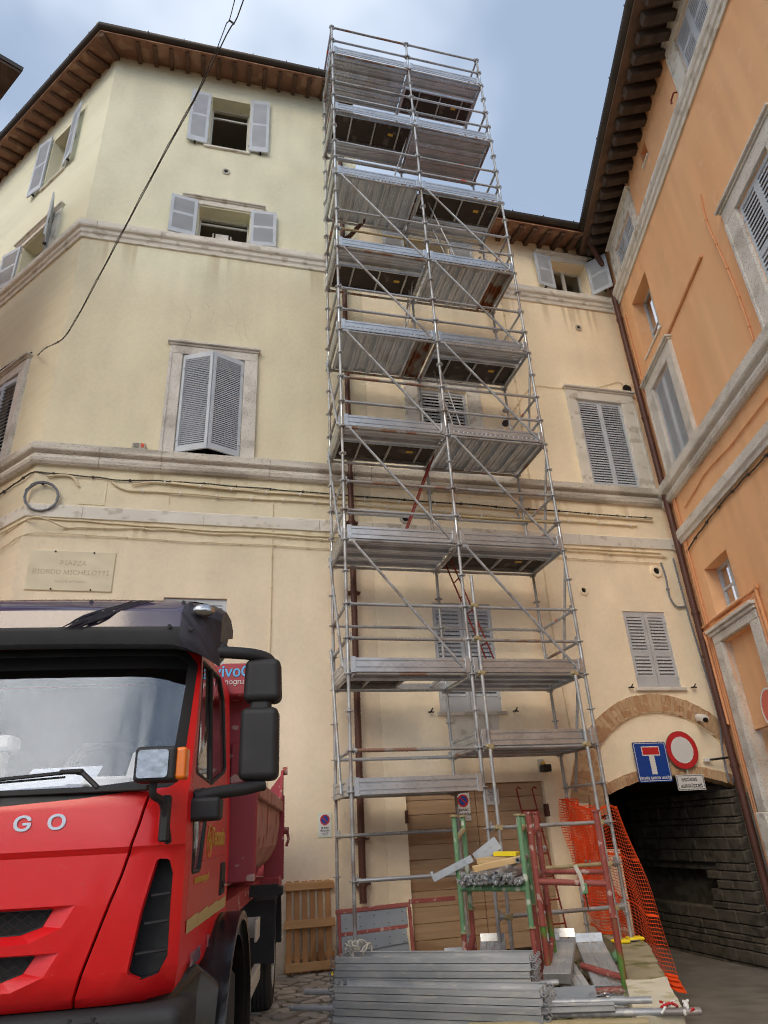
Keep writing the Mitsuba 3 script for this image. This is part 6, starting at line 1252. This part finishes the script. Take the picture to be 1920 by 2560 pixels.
# low stone wall along the ramp
q = thing('low_wall', 'low mossy stone parapet beside the sloping lane', 'wall')
def stone_block(p, z0, z1, m, nm, sub=3, amp=.02, seed=0):
    pg = Polygon(p).buffer(-.03).buffer(.03, quad_segs=3); me = flat(pg, z0, z1)
    for _ in range(sub): me = me.subdivide()
    v = me.vertices.copy(); n_ = meshkit.fbm(v * 5 + seed, 3, seed) - .5; c0 = v.mean(0); v[:, :2] += (v[:, :2] - c0[:2]) * (n_[:, None] * .16); top = v[:, 2] > z1 - .01; v[top, 2] += n_[top] * amp * 2
    me.vertices = v; part(q, nm, me, m, smooth=30)
wl_ = [(wall_line(y) + .10, y) for y in (.55, -.4, -1.3, -2.2)]
def seg(y0, y1): return [(wall_line(y0) - .30, y0), (wall_line(y0) + .08, y0 - .1), (wall_line(y1) + .08, y1 - .1), (wall_line(y1) - .30, y1)]
stone_block(seg(.95, -.25), -.7, .215, 'wall_stone', 'stone', seed=1); stone_block(seg(-.26, -1.25), -.7, .205, 'wall_stone', 'stone', seed=2); stone_block(seg(-1.26, -2.1), -.7, .19, 'wall_stone', 'stone', seed=3)
stone_block(seg(-2.12, -3.35), -.6, .235, 'block_stone', 'end_block', seed=5, amp=.012)
for lab, x, y, z in (('yellow base pad under the front clamp tube on the parapet', 3.39, -.08, .232), ('yellow base pad under the right standard on the parapet', 3.66, .02, .232), ('yellow base pad at the foot of the left back standard beside the pallet', -.02, 1.02, .02)):
    part(thing('yellow_base_pad', lab, 'base pad'), '', mv(cbox(-.10, .10, -.09, .09, -.015, .02, .012), x, y, z, rz=-12), 'yellow_plastic')
pole('open end of a grey tube lying in the rubble behind the planks', (2.86, -.30, .20), (2.95, .35, .22), .045)
q = thing('plastic_bag', 'crumpled clear plastic bag full of clips below the loose planks', 'bag')
bm = ball((0, 0, 0), 1, 4); v = bm.vertices; n_ = meshkit.fbm(v * 2.2 + 3, 4, 3); v = v * (.75 + .5 * n_[:, None]) * (.27, .15, .09); bm.vertices = v; part(q, '', mv(bm, 1.98, -2.22, .10, rz=-25), 'plastic_film', smooth=False)
q = thing('rubble_heap', 'rubble with broken stones, green netting and sticks between planks and parapet', 'rubble', kind='stuff'); rb = []
for i in range(60):
    y = rng.uniform(-2.4, .6); x = wall_line(y) - .45 - rng.uniform(0, .5); s = rng.uniform(.02, .06); b = ball((0, 0, 0), s, 1, (1, .8, .6)); b.vertices += rng.uniform(-.3, .3, b.vertices.shape) * s; rb.append(mv(b, x, y, .01 + s * .4, rz=rng.uniform(0, 360)))
part(q, '', rb, 'wall_stone')
q = thing('green_bottles', 'green net wrapped bundle in the rubble beside the parapet', 'bundle')
for i in range(5): part(q, 'lump', ball((2.92 + rng.uniform(-.10, .1), -.62 + rng.uniform(-.2, .2), .12 + .04 * i % .1), rng.uniform(.05, .08), 2), 'green_metal', smooth=True)
# orange safety net
q = thing('safety_net', 'orange plastic safety net hanging from the right end of the scaffold over the parapet', 'net')
TOP = np.array([(3.50, 1.12, 1.93), (3.56, .80, 1.84), (3.62, .40, 1.72), (3.66, .08, 1.80), (3.72, -.04, 1.75)])
BOT = np.array([(3.56, 1.06, .30), (3.60, .62, .26), (3.66, .16, .22), (3.86, -.02, -.12), (4.16, -.02, -.22)])
def net(u, v):
    a = np.array([np.interp(u, np.linspace(0, 1, 5), TOP[:, i]) for i in range(3)]); b = np.array([np.interp(u, np.linspace(0, 1, 5), BOT[:, i]) for i in range(3)])
    w = .035 * math.sin(9 * u + 2 * v) * (1 - u * .6) + .02 * math.sin(17 * u - 5 * v); p = a * (1 - v) + b * v
    return p + np.array([w + .10 * math.sin(math.pi * v) * u * .3, .02 * math.sin(11 * v + 6 * u), .012 * math.sin(21 * u)])
def ribbon(pts, w, nrm=(1, -.35, .1)):
    p = np.asarray(pts); t = np.gradient(p, axis=0); t /= np.linalg.norm(t, axis=1, keepdims=True); s = np.cross(t, nrm); s /= np.linalg.norm(s, axis=1, keepdims=True) + 1e-9; n_ = np.cross(s, t)
    a, b = p + s * w / 2, p - s * w / 2; V = np.vstack([a + n_ * .0015, b + n_ * .0015, b - n_ * .0015, a - n_ * .0015]); k = len(p); F = []
    for i in range(k - 1):
        for j in range(4): A_, B_ = j * k, ((j + 1) % 4) * k; F += [(A_ + i, A_ + i + 1, B_ + i + 1), (A_ + i, B_ + i + 1, B_ + i)]
    return trimesh.Trimesh(V, F, process=False)
strands = []
for i in range(31): u = i / 30; strands.append(ribbon([net(u, v) for v in np.linspace(0, 1, 34)], .0075))
for j in range(43): v = j / 42; strands.append(ribbon([net(u, v) for u in np.linspace(0, 1, 40)], .0085 if j % 14 else .04))
part(q, 'strands', strands, 'net_orange', kind='stuff')
def net2(u, v): p = net(u * .42, v * .96 + .0); return p + np.array([.05 + .05 * math.sin(7 * v + 8 * u), -.03 - .05 * u, .02 * math.sin(9 * u)])
s2 = [ribbon([net2(i / 15, v) for v in np.linspace(0, 1, 30)], .012) for i in range(16)] + [ribbon([net2(u, j / 42) for u in np.linspace(0, 1, 22)], .016) for j in range(43)]
def net3(u, v): p = net(u * .5, v * .9); return p + np.array([-.05 - .04 * math.sin(6 * v + 5 * u), -.06 * u, .01])
s2 += [ribbon([net3(i / 15, v) for v in np.linspace(0, 1, 30)], .012) for i in range(16)] + [ribbon([net3(u, j / 42) for u in np.linspace(0, 1, 22)], .014) for j in range(43)]
def net5(u, v): p = net(u * .22, v * .85); return p + np.array([.03 * math.sin(13 * u + 4 * v), -.10 + .06 * math.sin(9 * u), .03 * math.sin(12 * u)])
s2 += [ribbon([net5(i / 13, v) for v in np.linspace(0, 1, 30)], .014) for i in range(14)] + [ribbon([net5(u, j / 40) for u in np.linspace(0, 1, 22)], .018) for j in range(41)]
part(q, 'folded_strands', s2, 'net_orange', kind='stuff')
fold = [ribbon([net(u, 1) + np.array([0, 0, -.02 - .06 * f]) + np.array([.02 * f, -.02 * f, 0]) for u in np.linspace(.55, 1, 20)], .10) for f in (0, 1, 2)]
part(q, 'hem', fold, 'net_orange')
